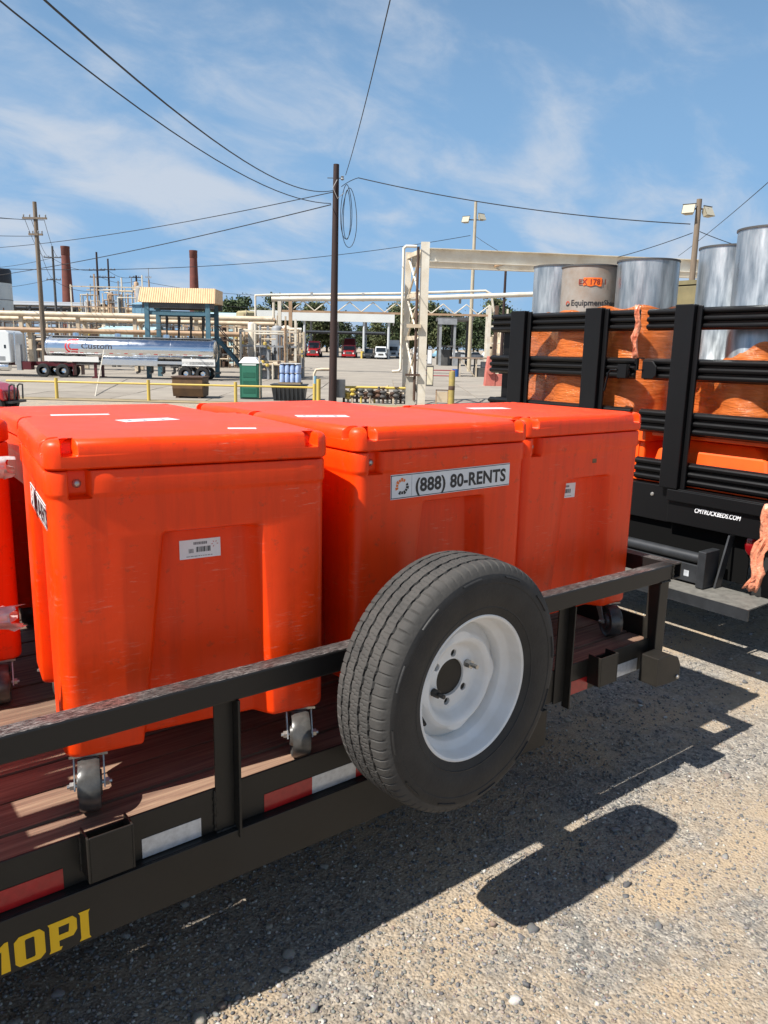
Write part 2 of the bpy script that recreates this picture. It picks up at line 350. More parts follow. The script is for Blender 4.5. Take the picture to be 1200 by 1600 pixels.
GROUNDM = make_ground_mat()
us = [-1200, -400, -160, -80, -50, -30, -20, -14, -10, -7, -5, -3, -2, -1, 0, 1, 2, 3, 4, 5, 6, 8, 10, 14, 20, 30, 50, 80, 160, 400, 1200]
vs2 = [-60, -20, -8, -4, -2] + [i*0.5 for i in range(-2, 28)] + [14+i for i in range(0, 24)] + [40, 44, 50, 60, 80, 110, 150, 200, 260, 340, 500, 900, 1500]
gm = MB()
for v_ in vs2:
    for u_ in us: gm.v.append(tuple(Y(u_, v_, gz(min(v_, 330))+0.004*math.sin(u_*1.7)*math.sin(v_*1.3) if v_ < 14 else gz(min(v_, 330)))))
nu = len(us)
for j in range(len(vs2)-1):
    for i in range(nu-1): gm.f.append((j*nu+i, j*nu+i+1, (j+1)*nu+i+1, (j+1)*nu+i)); gm.m.append(0)
tag(gm.build('ground', GROUNDM, smooth=60), kind='structure')

# loose stones lying on the gravel: a mesh of small irregular pebbles
def icosa(sub):
    bm = bmesh.new(); bmesh.ops.create_icosphere(bm, subdivisions=sub, radius=1.0)
    v_ = np.array([p.co[:] for p in bm.verts]); f_ = np.array([[x.index for x in p.verts] for p in bm.faces]); bm.free(); return v_, f_
def stones(name, n, sub, smin, smax, power, region, mats, near=None):
    v0, f0 = icosa(sub); nv = len(v0)
    pos = []
    while len(pos) < n:
        x = RNG.uniform(region[0], region[2]); y = RNG.uniform(region[1], region[3])
        d = math.hypot(x, y)
        if RNG.random() < min(1.0, (near/d)**2 if near else 1.0): pos.append((x, y))
    pos = np.array(pos)
    size = smin+(smax-smin)*RNG.random(n)**power
    ax = np.stack([RNG.uniform(.75, 1.3, n), RNG.uniform(.65, 1.1, n), RNG.uniform(.45, .8, n)], 1)*size[:, None]
    V = v0[None]*(1+RNG.normal(0, .19, (n, nv, 1)))*ax[:, None, :]
    a = RNG.uniform(0, 6.283, n); ca, sa = np.cos(a), np.sin(a)
    tx = RNG.normal(0, .25, n)
    X_, Y_, Z_ = V[..., 0], V[..., 1], V[..., 2]+V[..., 0]*tx[:, None]
    W = np.stack([X_*ca[:, None]-Y_*sa[:, None]+pos[:, :1], X_*sa[:, None]+Y_*ca[:, None]+pos[:, 1:], Z_+(size*RNG.uniform(.05, .40, n))[:, None]+GZ0], -1).reshape(-1, 3)
    F = (f0[None]+(np.arange(n)*nv)[:, None, None]).reshape(-1, 3)
    me = bpy.data.meshes.new(name); me.vertices.add(len(W)); me.vertices.foreach_set('co', W.ravel())
    me.loops.add(F.size); me.loops.foreach_set('vertex_index', F.ravel().astype(np.int32))
    me.polygons.add(len(F)); me.polygons.foreach_set('loop_start', np.arange(0, F.size, 3, dtype=np.int32))
    me.materials.append(mats); me.update(); me.validate()
    o = bpy.data.objects.new(name, me); COL.objects.link(o); return o
def make_stone_mat():
    m = mat('mixed_gravel_stone', (0.2, 0.2, 0.2), 0.85)
    t = m.node_tree; b = t.nodes['Principled BSDF']; L = t.links.new
    g = t.nodes.new('ShaderNodeNewGeometry'); cr = t.nodes.new('ShaderNodeValToRGB'); L(g.outputs['Random Per Island'], cr.inputs[0])
    e = cr.color_ramp.elements; e[0].color = (0.10, 0.10, 0.103, 1); e[1].position = 1.0; e[1].color = (0.60, 0.58, 0.53, 1)
    for p, c in ((0.25, (0.19, 0.187, 0.182)), (0.45, (0.30, 0.275, 0.24)), (0.6, (0.40, 0.345, 0.27)), (0.76, (0.25, 0.25, 0.255)), (0.88, (0.27, 0.19, 0.14)), (0.95, (0.50, 0.475, 0.42))):
        x = e.new(p); x.color = (*c, 1)
    tcn = t.nodes.new('ShaderNodeTexCoord'); n = node(t, 'ShaderNodeTexNoise', Scale=220.0, Detail=3.0); L(tcn.outputs['Object'], n.inputs['Vector'])
    mx = node(t, 'ShaderNodeMix', data_type='RGBA', blend_type='MULTIPLY'); mx.inputs[0].default_value = 0.5
    L(cr.outputs[0], mx.inputs[6]); L(n.outputs['Color'], mx.inputs[7]); L(mx.outputs[2], b.inputs['Base Color'])
    return m
STONE = make_stone_mat()
REG = (-0.8, 0.15, 5.6, 4.0)
tag(stones('gravel', 98000, 1, 0.0014, 0.0072, 2.2, REG, STONE, near=2.0), 'fine grey and tan gravel scattered over the sandy yard', 'gravel', kind='stuff')
tag(stones('loose_stones', 900, 2, 0.007, 0.019, 3.2, REG, STONE, near=2.0), 'larger loose grey stones lying on the gravel', 'stones', kind='stuff')

# concrete yard slabs beyond the gravel, then the paved apron rising towards the canopy
CONC = mat('worn_concrete', (0.28, 0.245, 0.20), 0.9, col2=(0.19, 0.168, 0.14), vscale=0.55, detail=10, bump=0.1, bscale=8)
CONC2 = mat('worn_concrete_pale', (0.31, 0.275, 0.225), 0.9, col2=(0.22, 0.195, 0.165), vscale=0.4, detail=10)
yard = thing('concrete_yard', None, None, (0, 0, 0)); yard['kind'] = 'structure'
SL_U, SL_V = 5.0, 4.3
tilt = math.atan(0.018)
slab_mb = MB().box(-SL_U/2+.03, -SL_V/2+.03, -.14, SL_U/2-.03, SL_V/2-.03, 0)
sme = [slab_mb.mesh('slab', CONC), slab_mb.mesh('slab', CONC2)]
for j in range(6):
    for i in range(14):
        uc = -47+SL_U*i; vc = 42.8+SL_V*j
        o = link('slab', sme[(i*7+j*3+i*j) % 2], yard, Y(uc, vc, gz(vc)+0.035+random.uniform(-.006, .006))); o.rotation_mode = 'QUATERNION'
        o.rotation_quaternion = (Matrix.Rotation(YR, 3, 'Z') @ Matrix.Rotation(tilt, 3, 'X')).to_quaternion()
ap = MB()
for (ua, ub) in ((-75, 50),):
    va, vb = 66.6, 178
    ap.add([Y(ua, va, gz(va)+.03), Y(ub, va, gz(va)+.03), Y(ub, vb, gz(vb)+.03), Y(ua, vb, gz(vb)+.03)], [(0, 1, 2, 3)])
tag(ap.build('paved_apron', CONC2), kind='structure')
k = MB(); k.add([Y(-48, 39.2, gz(39.2)+.03), Y(24, 39.2, gz(39.2)+.03), Y(24, 40.55, gz(40.5)+.035), Y(-48, 40.55, gz(40.5)+.035)], [(0, 1, 2, 3)])
tag(k.build('dirt_verge', mat('dry_dirt_and_grass', (0.33, 0.25, 0.15), 0.95, col2=(0.20, 0.17, 0.09), vscale=1.2, detail=9)), kind='structure')

# ------------------------------------------------------------------ trailer
DECK = 0.640
XE = 2.735; XS = -4.2; YN, YF = 1.62, 3.80
tr = thing('utility_trailer', 'black utility trailer with reddish plank deck and low tube side rail, carrying the orange bins', 'trailer', (0, 0, 0))
def make_wood():
    m = mat('weathered_deck_plank', (0.3, 0.19, 0.12), 0.75)
    t = m.node_tree; b = t.nodes['Principled BSDF']; L = t.links.new
    tcn = t.nodes.new('ShaderNodeTexCoord'); oi = t.nodes.new('ShaderNodeObjectInfo')
    mpn = node(t, 'ShaderNodeMapping'); mpn.inputs['Scale'].default_value = (1.0, 26, 26); L(tcn.outputs['Object'], mpn.inputs[0])
    av = node(t, 'ShaderNodeVectorMath', operation='ADD'); L(mpn.outputs[0], av.inputs[0])
    sc = node(t, 'ShaderNodeVectorMath', operation='SCALE'); L(oi.outputs['Random'], sc.inputs[0]); sc.inputs['Scale'].default_value = 40.0; L(sc.outputs[0], av.inputs[1])
    n = node(t, 'ShaderNodeTexNoise', Scale=2.4, Detail=8.0, Roughness=0.65, Distortion=0.4); L(av.outputs[0], n.inputs['Vector'])
    cr = t.nodes.new('ShaderNodeValToRGB'); L(n.outputs['Fac'], cr.inputs[0]); e = cr.color_ramp.elements
    e[0].position = .28; e[0].color = (0.10, 0.055, 0.038, 1); e[1].position = .74; e[1].color = (0.36, 0.255, 0.165, 1); x = e.new(.5); x.color = (0.22, 0.137, 0.092, 1)
    n2 = node(t, 'ShaderNodeTexNoise', Scale=3.0, Detail=4.0); L(tcn.outputs['Object'], n2.inputs['Vector'])
    mx = node(t, 'ShaderNodeMix', data_type='RGBA', blend_type='MULTIPLY'); L(n2.outputs['Fac'], mx.inputs[0]); L(cr.outputs[0], mx.inputs[6]); mx.inputs[7].default_value = (0.75, 0.68, 0.66, 1)
    hs = node(t, 'ShaderNodeHueSaturation'); m2 = node(t, 'ShaderNodeMapRange'); m2.inputs['To Min'].default_value = .72; m2.inputs['To Max'].default_value = 1.2; L(oi.outputs['Random'], m2.inputs['Value']); L(m2.outputs[0], hs.inputs['Value']); L(mx.outputs[2], hs.inputs['Color'])
    L(hs.outputs[0], b.inputs['Base Color'])
    bp = node(t, 'ShaderNodeBump', Strength=0.45, Distance=0.004); L(n.outputs['Fac'], bp.inputs['Height']); L(bp.outputs[0], b.inputs['Normal'])
    return m
WOOD = make_wood()
pw = 0.136; ny = 15; y0 = 1.664
pl = MB().box(XS+.03, 0, -.038, XE-.03, pw-.007, 0).mesh('plank', WOOD)
for i in range(ny):
    link('plank', pl, tr, (0, y0+i*pw*1.026, DECK+random.uniform(-.003, .002)), (random.uniform(-.006, .006), 0, 0))
ztop, zrb = 0.974, 0.909
def rail(ya, yb): return MB().box(XS, ya, zrb, XE-.03, yb, ztop).build('side_rail', RAILM, tr, bevel=0.006)
rail(YN, YN+.054); rail(YF-.054, YF)
# end rail: an open rectangular tube running across the bed
er = MB(); xa, xb = XE-.030, XE+.026
er.box(xa, YN, ztop-.006, xb, YF, ztop-.001); er.box(xa, YN, zrb+.001, xb, YF, zrb+.006)
er.box(xa, YN, zrb+.006, xa+.005, YF, ztop-.006); er.box(xb-.005, YN, zrb+.006, xb, YF, ztop-.006)
er.box(xa+.005, YN+.12, zrb+.006, xb-.005, YN+.124, ztop-.006)
er.build('end_rail', RAILM, tr)
# side frame: upper plate, ledge and lower beam
def side(sg, yo):
    f = lambda y: yo+sg*y
    def bx(mb, xa_, ya, za, xb_, yb, zb): mb.box(xa_, min(f(ya), f(yb)), za, xb_, max(f(ya), f(yb)), zb)
    a = MB(); bx(a, XS, .030, .551, XE, .037, .672); a.build('side_plate', BLACK, tr, bevel=.002)
    b = MB(); bx(b, XS, .003, .414, 2.0, .010, .550); bx(b, XS, .010, .543, 2.0, .075, .550); bx(b, XS, .010, .414, 2.0, .060, .421); b.build('lower_beam', BLACK, tr, bevel=.002)
side(1, YN); side(-1, YF)
ec = MB().box(XE-.012, YN+.038, .56, XE-.004, YF-.038, .715); ec.build('end_plate', BLACK, tr, bevel=.002)
for x in (-3.4, -2.6, -1.8, -1.0, -0.2, 0.6, 1.4, 2.2): MB().box(x, YN+.078, .56, x+.05, YF-.078, DECK-.042).build('cross_member', BLACK, tr)
# angle-iron uprights: one leg flat on the plate, the other sticking out
def upright(x, yo, sg, leg=.052, zb=.551):
    a = MB(); f = lambda p: yo+sg*p
    def bx(xa_, ya, za, xb_, yb, zb_): a.box(xa_, min(f(ya), f(yb)), za, xb_, max(f(ya), f(yb)), zb_)
    bx(x, .0235, zb, x+leg, .0295, zrb); bx(x+leg, -.004, zb-.022, x+leg+.007, .0295, zrb)
    a.build('upright', BLACK, tr, bevel=.0015)
def weld(pts, r=.0042):
    q = []
    for a, b in zip(pts, pts[1:]):
        a, b = Vector(a), Vector(b); n_ = max(2, int((b-a).length/.006))
        q += [a.lerp(b, i/n_) for i in range(n_)]
    q.append(Vector(pts[-1])); MB().tube(q, [r*(1.0+.35*math.sin(i*2.4)+.2*math.sin(i*5.1)) for i in range(len(q))], 7).build('weld_bead', BLACK, tr, smooth=60)
for x in (-0.55, 0.752):
    weld([(x-.001, YN+.0225, .551), (x+.052, YN+.0225, .551)]); weld([(x-.001, YN+.0275, .555), (x-.001, YN+.0275, .668)]); weld([(x, YN+.0225, zrb-.001), (x+.055, YN+.0225, zrb-.001)])
weld([(.42, YN+.0285, .582), (.42, YN+.0285, .670)]); weld([(.525, YN+.0285, .582), (.525, YN+.0285, .670)])
weld([(XE-.032, YN-.001, zrb+.004), (XE-.032, YN-.001, ztop-.004)]); weld([(XE-.105, YN+.001, zrb-.001), (XE-.045, YN+.001, zrb-.001)])
for x in (-3.3, -1.9, -0.55, 0.752, 2.055): upright(x, YN, 1, zb=.551 if x < 2 else .545)
for x in (-3.3, -1.9, -0.55, 0.752, 2.055): upright(x, YF, -1)
for yy in (YN+.002, YF-.056): MB().box(XE-.105, yy, .60, XE-.045, yy+.054, zrb).build('corner_post', BLACK, tr, bevel=.003)
# stake pockets: open square sleeves on the plate
def pocket(x, yo, sg):
    a = MB(); f = lambda p: yo+sg*p
    def bx(xa_, ya, za, xb_, yb, zb_): a.box(xa_, min(f(ya), f(yb)), za, xb_, max(f(ya), f(yb)), zb_)
    z1, z2 = .580, .692
    bx(x, -.028, z1, x+.005, .0295, z2); bx(x+.10, -.028, z1, x+.105, .0295, z2); bx(x+.005, -.028, z1, x+.10, -.023, z2)
    a.build('stake_pocket', BLACK, tr, bevel=.0015)
for x in (-3.0, -1.3, 0.42, 2.245): pocket(x, YN, 1); pocket(x, YF, -1)
# marker-lamp housing on the corner with its cut-away top
mk = MB(); pr = [(2.515, .535), (2.515, .648), (2.60, .648), (2.655, .625), (2.675, .590), (2.675, .528), (2.60, .528)]
mk.prism([(x, z) for x, z in pr], -YN+.012, -YN+.090, X=Matrix(((1, 0, 0, 0), (0, 0, -1, 0), (0, 1, 0, 0), (0, 0, 0, 1))))
mko = mk.build('lamp_housing', BLACK, tr, bevel=.003)
MB().lathe([(0, .006), (.007, .005), (.009, 0)], 10, X=T(2.655, YN-.092, .545) @ RX(R(90))).build('bolt', ZINC, mko, smooth=40)
# reflective tape along the plate
def tape(xa_, xb_, m_, z0=.553, z1=.6045, label=None):
    o = MB().box(xa_, YN+.0286, z0, xb_, YN+.0297, z1).build('reflective_tape', m_, tr); o['label'] = label; return o
tape(-.2, .379, REDTAPE, label='red reflective tape'); tape(.561, .713, WHITETAPE, label='white reflective tape')
tape(.893, 1.043, REDTAPE, label='red reflective tape'); tape(1.0432, 1.192, WHITETAPE, label='white reflective tape with faint print'); tape(1.1925, 1.345, REDTAPE, label='red reflective tape')
tape(2.10, 2.252, REDTAPE, label='red reflective tape'); tape(2.405, 2.56, WHITETAPE, label='white reflective tape')
# faint moulded code along the white tape strip
# yellow model decal 10PI: heavy slab letters on the lower beam
dec = MB()
def dpoly(pts, holes=None):
    for p in pts: dec.prism(p, 0, .0008, X=DX)
LH = .074
DX = Matrix(((1, 0, 0, .232), (0, 0, -1, YN+.0028), (0, 1, 0, .4225), (0, 0, 0, 1)))
def S(pts, x0, w_): return [(x0+px*w_, pz*LH) for px, pz in pts]
one = [[(.15, 0), (.85, 0), (.80, 1), (.55, 1), (.0, .84), (.08, .70), (.28, .76)]]
dpoly([S(p, -.002, .027) for p in one])
ocx = .031
oo = [(0, .13), (.13, 0), (.80, 0), (.98, .14), (.98, .84), (.83, 1), (.17, 1), (0, .86)]; ii = [(.34, .20), (.36, .16), (.62, .16), (.65, .20), (.65, .80), (.62, .84), (.38, .84), (.34, .80)]
n8 = 8
for q in range(n8): dpoly([S([oo[q], oo[(q+1) % n8], ii[(q+1) % n8], ii[q]], ocx, .064)])
pcx = .101
dpoly([S([(.0, 0), (.40, 0), (.46, .10), (.36, .12), (.36, 1), (0, 1), (.05, .9), (.05, .1)], pcx, .062), S([(.36, .80), (.36, 1), (.86, 1), (.74, .80)], pcx, .062),
       S([(.74, .80), (.86, 1), (1, .86), (1, .50), (.86, .33), (.70, .52)], pcx, .062), S([(.36, .33), (.36, .52), (.70, .52), (.86, .33)], pcx, .062)])
dpoly([S([(0, .0), (1, .0), (.86, .10), (.86, .90), (1, 1), (0, 1), (.14, .9), (.14, .1)], .167, .026)])
dcl = dec.build('model_decal', YELLOWDECAL, tr); dcl['label'] = 'yellow 10PI lettering'

# ------------------------------------------------------------------ wheels (spare on the rail, running gear under the bed)
def tyre_mesh():
    R0 = .36
    prof = []   # (axial, radius, kind)
    def P(a, r, k_=0): prof.append((a, r, k_))
    side_ = [(.080, .196), (.090, .203), (.094, .214), (.104, .236), (.110, .262), (.1125, .285), (.1115, .300), (.113, .302), (.1125, .314), (.108, .326), (.1035, .3355)]
    for a, r in side_: P(-a, r)
    P(-.099, .343, 1); P(-.095, .348, 1); P(-.088, .3525, 1); P(-.080, .3545, 1); P(-.071, .356, 1)
    gro = [(-.060, .0065), (-.021, .0065), (.021, .0065), (.060, .0065)]
    edges = []
    cur = -.071
    for gx_, hw in gro:
        g0, g1 = gx_-hw/2-.001, gx_+hw/2+.001
        nseg = 3 if abs(gx_) > .05 and gx_ < 0 else 5
        if g0-cur > .012:
            for q in range(1, nseg): a = cur+(g0-cur)*q/nseg; P(a, R0-.9*a*a, 2 if abs(a) < .06 else 1)
        P(g0, R0-.9*g0*g0, 3); P(g0+.0015, R0-.009, 4); P(g1-.0015, R0-.009, 4); P(g1, R0-.9*g1*g1, 5)
        cur = g1
    P(.071, .356, 1); P(.080, .3545, 1); P(.088, .3525, 1); P(.095, .348, 1); P(.099, .343, 1)
    for a, r in reversed(side_): P(a, r)
    n = 616; V = []; F = []; FM = []
    for k_ in range(n):
        th = 2*math.pi*k_/n
        for (a, r, kd) in prof:
            aa, rr2 = a, r
            if kd == 1 and (k_+(3 if a > 0 else 0)) % 8 == 0: rr2 -= .0038
            if kd == 2 and (k_+int(a*700)) % 8 == 4: rr2 -= .0030
            if kd in (3, 4): aa += .0016*(1 if (k_//5) % 2 else -1)
            if kd in (4, 5) : aa += .0010*(1 if (k_//7) % 2 else -1)
            V.append((rr2*.985*math.cos(th), aa*(.93 if aa < 0 else .84), rr2*.985*math.sin(th)))
    m_ = len(prof)
    for k_ in range(n):
        for i in range(m_-1): F.append((k_*m_+i, ((k_+1) % n)*m_+i, ((k_+1) % n)*m_+i+1, k_*m_+i+1))
    mb = MB(); mb.add(V, F); mb.m = [1 if 9 <= (i % (m_-1)) <= m_-11 else 0 for i in range(len(F))]
    # raised bars moulded on the outer shoulder
    for q in range(12):
        c = 2*math.pi*(q+.3)/12
        for s_ in (-1, 1):
            pts = []
            for j in range(7):
                th = c+(j-3)*.036
                pts.append((th,))
            vs_ = []; fs = []
            for j, (th,) in enumerate(pts):
                for (r, a) in ((.3115, .1110), (.3135, .1150), (.3158, .1135), (.317, .1085)): vs_.append((r*math.cos(th), s_*a*.93, r*math.sin(th)))
            for j in range(6):
                for i in range(3): fs.append((j*4+i, (j+1)*4+i, (j+1)*4+i+1, j*4+i+1))
            mb.add(vs_, fs)
    # thin ridge rings on the sidewall
    for s_ in (-1, 1):
        mb.lathe([(.226, s_*.0935), (.228, s_*.0965), (.231, s_*.0962), (.233, s_*.0955)], 96, X=RX(R(90)))
    return mb.mesh('tyre', [RUBBER, TREAD], smooth=24)
TYRE = tyre_mesh()
def rim_mesh():
    # axial runs along local y, outer (visible) side is -y
    prof = [(.2085, -.078), (.2085, -.084), (.203, -.087), (.197, -.084), (.192, -.072), (.1905, -.050), (.186, -.042), (.172, -.032), (.168, -.026), (.168, .030), (.190, .050), (.193, .078), (.203, .087), (.2085, .083)]
    mb = MB(); mb.lathe([(r, -a) for r, a in prof], 96, X=RX(R(90)))
    return mb.mesh('rim', WHITEMETAL, smooth=40)
RIM = rim_mesh()
def disc_mesh():
    n = 96
    prof = [(.168, .004), (.150, -.006), (.141, -.018), (.136, -.026), (.126, -.030), (.116, -.027), (.108, -.018), (.100, .000), (.094, .006), (.088, .008), (.054, .008), (.053, .012), (.053, .022), (.098, .020), (.120, -.012), (.140, -.006), (.160, .012), (.168, .014)]
    V = []; F = []
    for i, (r, a) in enumerate(prof):
        for k_ in range(n):
            th = 2*math.pi*k_/n
            r2 = r
            if i in (1, 2, 3): r2 = r+(.010*max(0, math.cos(4*th))**2-.002)
            V.append((r2*math.cos(th), a, r2*math.sin(th)))
    for i in range(len(prof)-1):
        for k_ in range(n): F.append((i*n+k_, (i+1)*n+k_, (i+1)*n+(k_+1) % n, i*n+(k_+1) % n))
    for k_ in range(n): F.append(((len(prof)-1)*n+k_, k_, (k_+1) % n, (len(prof)-1)*n+(k_+1) % n))
    base = MB().add(V, F).mesh('disc', WHITEMETAL)
    bm = bmesh.new(); bm.from_mesh(base); bmesh.ops.recalc_face_normals(bm, faces=bm.faces); bm.to_mesh(base); bm.free()
    o = bpy.data.objects.new('disc_tmp', base); COL.objects.link(o)
    cut = MB()
    for q in range(6):
        th = R(60*q+22); cut.tube([(.0699*math.cos(th), -.05, .0699*math.sin(th)), (.0699*math.cos(th), .05, .0699*math.sin(th))], .0112, 14)
    c = cut.build('cut_tmp', WHITEMETAL)
    bo = o.modifiers.new('holes', 'BOOLEAN'); bo.object = c; bo.operation = 'DIFFERENCE'; bo.solver = 'EXACT'
    dg = bpy.context.evaluated_depsgraph_get(); me = bpy.data.meshes.new_from_object(o.evaluated_get(dg)); me.name = 'disc'
    bpy.data.objects.remove(o); bpy.data.objects.remove(c)
    me.polygons.foreach_set('use_smooth', [True]*len(me.polygons)); me.set_sharp_from_angle(angle=R(35)); return me
DISC = disc_mesh()
def wheel(root, hub=True):
    link('tyre', TYRE, root); rim = link('rim', RIM, root); link('wheel_disc', DISC, rim)
    return rim
sp = thing('spare_wheel', 'spare trailer tyre on a white steel rim with six bolt holes, bolted beside the rail', 'spare wheel', (1.385, 1.464, .880), R(3.6))
rim = wheel(sp)
for q in (0, 3):
    th = R(60*q+22); xx, zz = .0699*math.cos(th), .0699*math.sin(th)
    b = MB(); b.tube([(xx, .03, zz), (xx, -.034, zz)], .0062, 10); b.tube([(xx, .006, zz), (xx, -.012, zz)], .0125, 6); b.build('lug_nut', STEELDK if q else ZINC, rim, smooth=40)
MB().tube([(-.155, -.035, -.055), (-.168, -.066, -.060)], .006, 8).build('valve_stem', RUBBER, rim, smooth=40)
# carrier that holds the spare: plate behind the hub, arm back to the rail
sc_ = MB(); sc_.box(1.30, 1.482, .80, 1.47, 1.490, .96); sc_.box(1.345, 1.490, .846, 1.425, YN-.001, .93)
sc_.build('spare_carrier', BLACK, tr, bevel=.003)
for x in (-1.35, -2.15):
    for yy, rz in ((1.80, 0), (3.62, math.pi)):
        e_ = bpy.data.objects.new('road_wheel', None); COL.objects.link(e_); e_.parent = tr; e_.location = (x, yy, GZ0+.355); e_.rotation_euler = (0, 0, rz)
        link('tyre', TYRE, e_); link('rim', RIM, e_)
    MB().tube([(x, 1.80, GZ0+.355), (x, 3.62, GZ0+.355)], .038, 12).build('axle', BLACK, tr, smooth=40)

# ------------------------------------------------------------------ orange bins
H = .345
def bin_ring(z, inset, feats, rc, tw):
    # one closed outline of the bin at height z; feats(t, side) -> inward depth
    pts = []
    h = H-inset; rc = max(.006, rc-inset)
    for sd_ in range(4):
        nx, ny_ = [(0, -1), (1, 0), (0, 1), (-1, 0)][sd_]; tx, ty = -ny_, nx
        ts = tw(z)
        for t, d in ts:
            t2 = max(-(h-rc), min(h-rc, t)); q = h-feats*d
            pts.append((nx*q+tx*t2, ny_*q+ty*t2))
        for a in range(1, 6):
            an = R(90*a/6); ccx = nx*(h-rc)+tx*(h-rc); ccy = ny_*(h-rc)+ty*(h-rc)
            pts.append((ccx+rc*(nx*math.cos(an)+tx*math.sin(an)), ccy+rc*(ny_*math.cos(an)+ty*math.sin(an))))
    return pts
def body_mesh():
    zt = .662
    def tw(z):
        f = max(0, min(1, (zt-z)/(zt-.125)))
        tl = -.092-.066*f; tr_ = .158+.030*f
        dz = max(0., min(1., (zt-z)/.014)); dz = dz*dz*(3-2*dz)
        D = .056*dz
        nd = .030 if .752 < z < .8165 else 0.0
        L_ = [(-.31, 0), (-.303, nd*.1), (-.299, nd), (-.275, nd), (-.262, nd), (-.252, nd*.1), (-.246, 0), (-.20, 0)]
        L_ += [(tl-.008, 0), (tl-.002, D*.10), (tl+.004, D*.5), (tl+.010, D*.9), (tl+.016, D), (tl+.05, D), (.02, D), (tr_-.075, D), (tr_-.040, D), (tr_-.034, D*.94), (tr_-.010, D*.30), (tr_, D*.05), (tr_+.006, 0), (.235, 0)]
        L_ += [(.26, 0), (.31, 0)]
        return L_
    lev = [(.125, .016), (.127, .007), (.132, .002), (.140, 0), (.20, 0), (.32, 0), (.44, 0), (.55, 0), (.62, 0), (.645, 0), (.650, 0), (.654, 0), (.658, 0), (.662, 0), (.672, 0), (.72, 0), (.748, 0), (.752, 0), (.756, -.001), (.762, -.0045), (.766, -.005), (.79, -.005), (.810, -.005), (.8155, -.003), (.817, .010)]
    V = []; F = []; n = None
    for z, ins in lev:
        r_ = bin_ring(z, ins, 1.0, .038, tw); n = len(r_)
        V += [(x, y, .137+(z-.125)*.708/.692) for x, y in r_]
    for i in range(len(lev)-1):
        for k_ in range(n): F.append((i*n+k_, i*n+(k_+1) % n, (i+1)*n+(k_+1) % n, (i+1)*n+k_))
    F.append(tuple(range(n-1, -1, -1))); F.append(tuple((len(lev)-1)*n+k_ for k_ in range(n)))
    return MB().add(V, F).mesh('body', PLASTIC, smooth=50)
def lid_mesh():
    def tw(z):
        nd = max(0., min(1., (z-.850)/.004))*.042
        L_ = [(-.305, 0)]
        for s_ in (-1, 1):
            c = s_*.298
            seq = [(c-.021, 0), (c-.0165, nd*.12), (c-.013, nd*.9), (c-.010, nd), (c+.010, nd), (c+.013, nd*.9), (c+.0165, nd*.12), (c+.021, 0)]
            L_ += seq
            if s_ < 0: L_ += [(-.15, 0), (0, 0), (.15, 0)]
        L_ += [(.320, 0)]
        L_[0] = (-.320, 0)
        return L_
    lev = [(.8175, .012), (.8195, .001), (.824, -.006), (.832, -.007), (.842, -.007), (.849, -.007), (.850, -.007), (.8515, -.007), (.854, -.007), (.872, -.006), (.880, -.002), (.885, .004), (.888, .012), (.889, .022)]
    V = []; F = []; n = None
    lev += [(.8893, .075)]
    for z, ins in lev:
        r_ = bin_ring(z, ins, 0.0 if ins > .07 else 1.0, .030, tw); n = len(r_)
        V += [(x, y, z+.028) for x, y in r_]
    for i in range(len(lev)-1):
        for k_ in range(n): F.append((i*n+k_, i*n+(k_+1) % n, (i+1)*n+(k_+1) % n, (i+1)*n+k_))
    F.append(tuple(range(n-1, -1, -1))); F.append(tuple((len(lev)-1)*n+k_ for k_ in range(n)))
    me = MB().add(V, F).mesh('lid', PLASTIC, smooth=42)
    for q in me.polygons:
        if q.normal.z > .97 and q.center.z > .912: q.use_smooth = False
    return me
BODY, LID = body_mesh(), lid_mesh()
# caster pieces (origin at the floor under the swivel)
TRL = -.058
cw = MB(); cw.lathe([(.012, -.029), (.030, -.029), (.034, -.021), (.056, -.021), (.0615, -.025), (.065, -.016), (.0655, 0), (.065, .016), (.0615, .025), (.056, .021), (.034, .021), (.030, .029), (.012, .029)], 36, X=T(0, TRL, .0655) @ RY(R(90)))
CW = cw.mesh('wheel', mat('worn_caster_tread', (0.030, 0.029, 0.027), 0.30, col2=(0.085, 0.082, 0.076), vscale=26, detail=8), smooth=40)
cf = MB(); cf.box(-.045, -.045, .131, .045, .045, .1375)
for s_ in (-1, 1):
    cf.prism([(-.030, .131), (.026, .131), (TRL+.014, .055), (TRL, .050), (TRL-.016, .059)], s_*.033, s_*.0365, X=Matrix(((0, 0, 1, 0), (1, 0, 0, 0), (0, 1, 0, 0), (0, 0, 0, 1))))
cf.box(-.0365, .006, .125, .0365, .026, .131); cf.tube([(-.052, TRL, .0655), (.052, TRL, .0655)], .0055, 8)
for s_ in (-1, 1): cf.tube([(s_*.037, TRL, .0655), (s_*.046, TRL, .0655)], .0105, 6)
CF = cf.mesh('fork', ZINC, smooth=35)
BOLT = MB().lathe([(0, .008), (.004, .0075), (.0085, .005), (.0105, 0)], 14, X=RX(R(90))).mesh('bolt', ZINC, smooth=60)
def make_bin(name, label, cx_, cy_, rz, casters, zs=1.0):
    root = thing(name, label, 'bin', (cx_, cy_, DECK), rz, 'orange lidded bins standing on the trailer'); root.scale = (1, 1, zs)
    bd = link('body', BODY, root); ld = link('lid', LID, root)
    for sd_ in range(4):
        a = R(90*sd_); p = Matrix.Rotation(a, 3, 'Z') @ Vector((-.281, -(H+.005)+.029, .8125)); link('bolt', BOLT, bd, p, (0, 0, a))
    for (sx, sy), ca in zip(((-1, -1), (1, -1), (-1, 1), (1, 1)), casters):
        c = bpy.data.objects.new('caster', None); COL.objects.link(c); c.parent = root; c.location = (sx*.285, sy*.285, 0); c.rotation_euler = (0, 0, ca)
        link('fork', CF, c); link('wheel', CW, c)
    return root
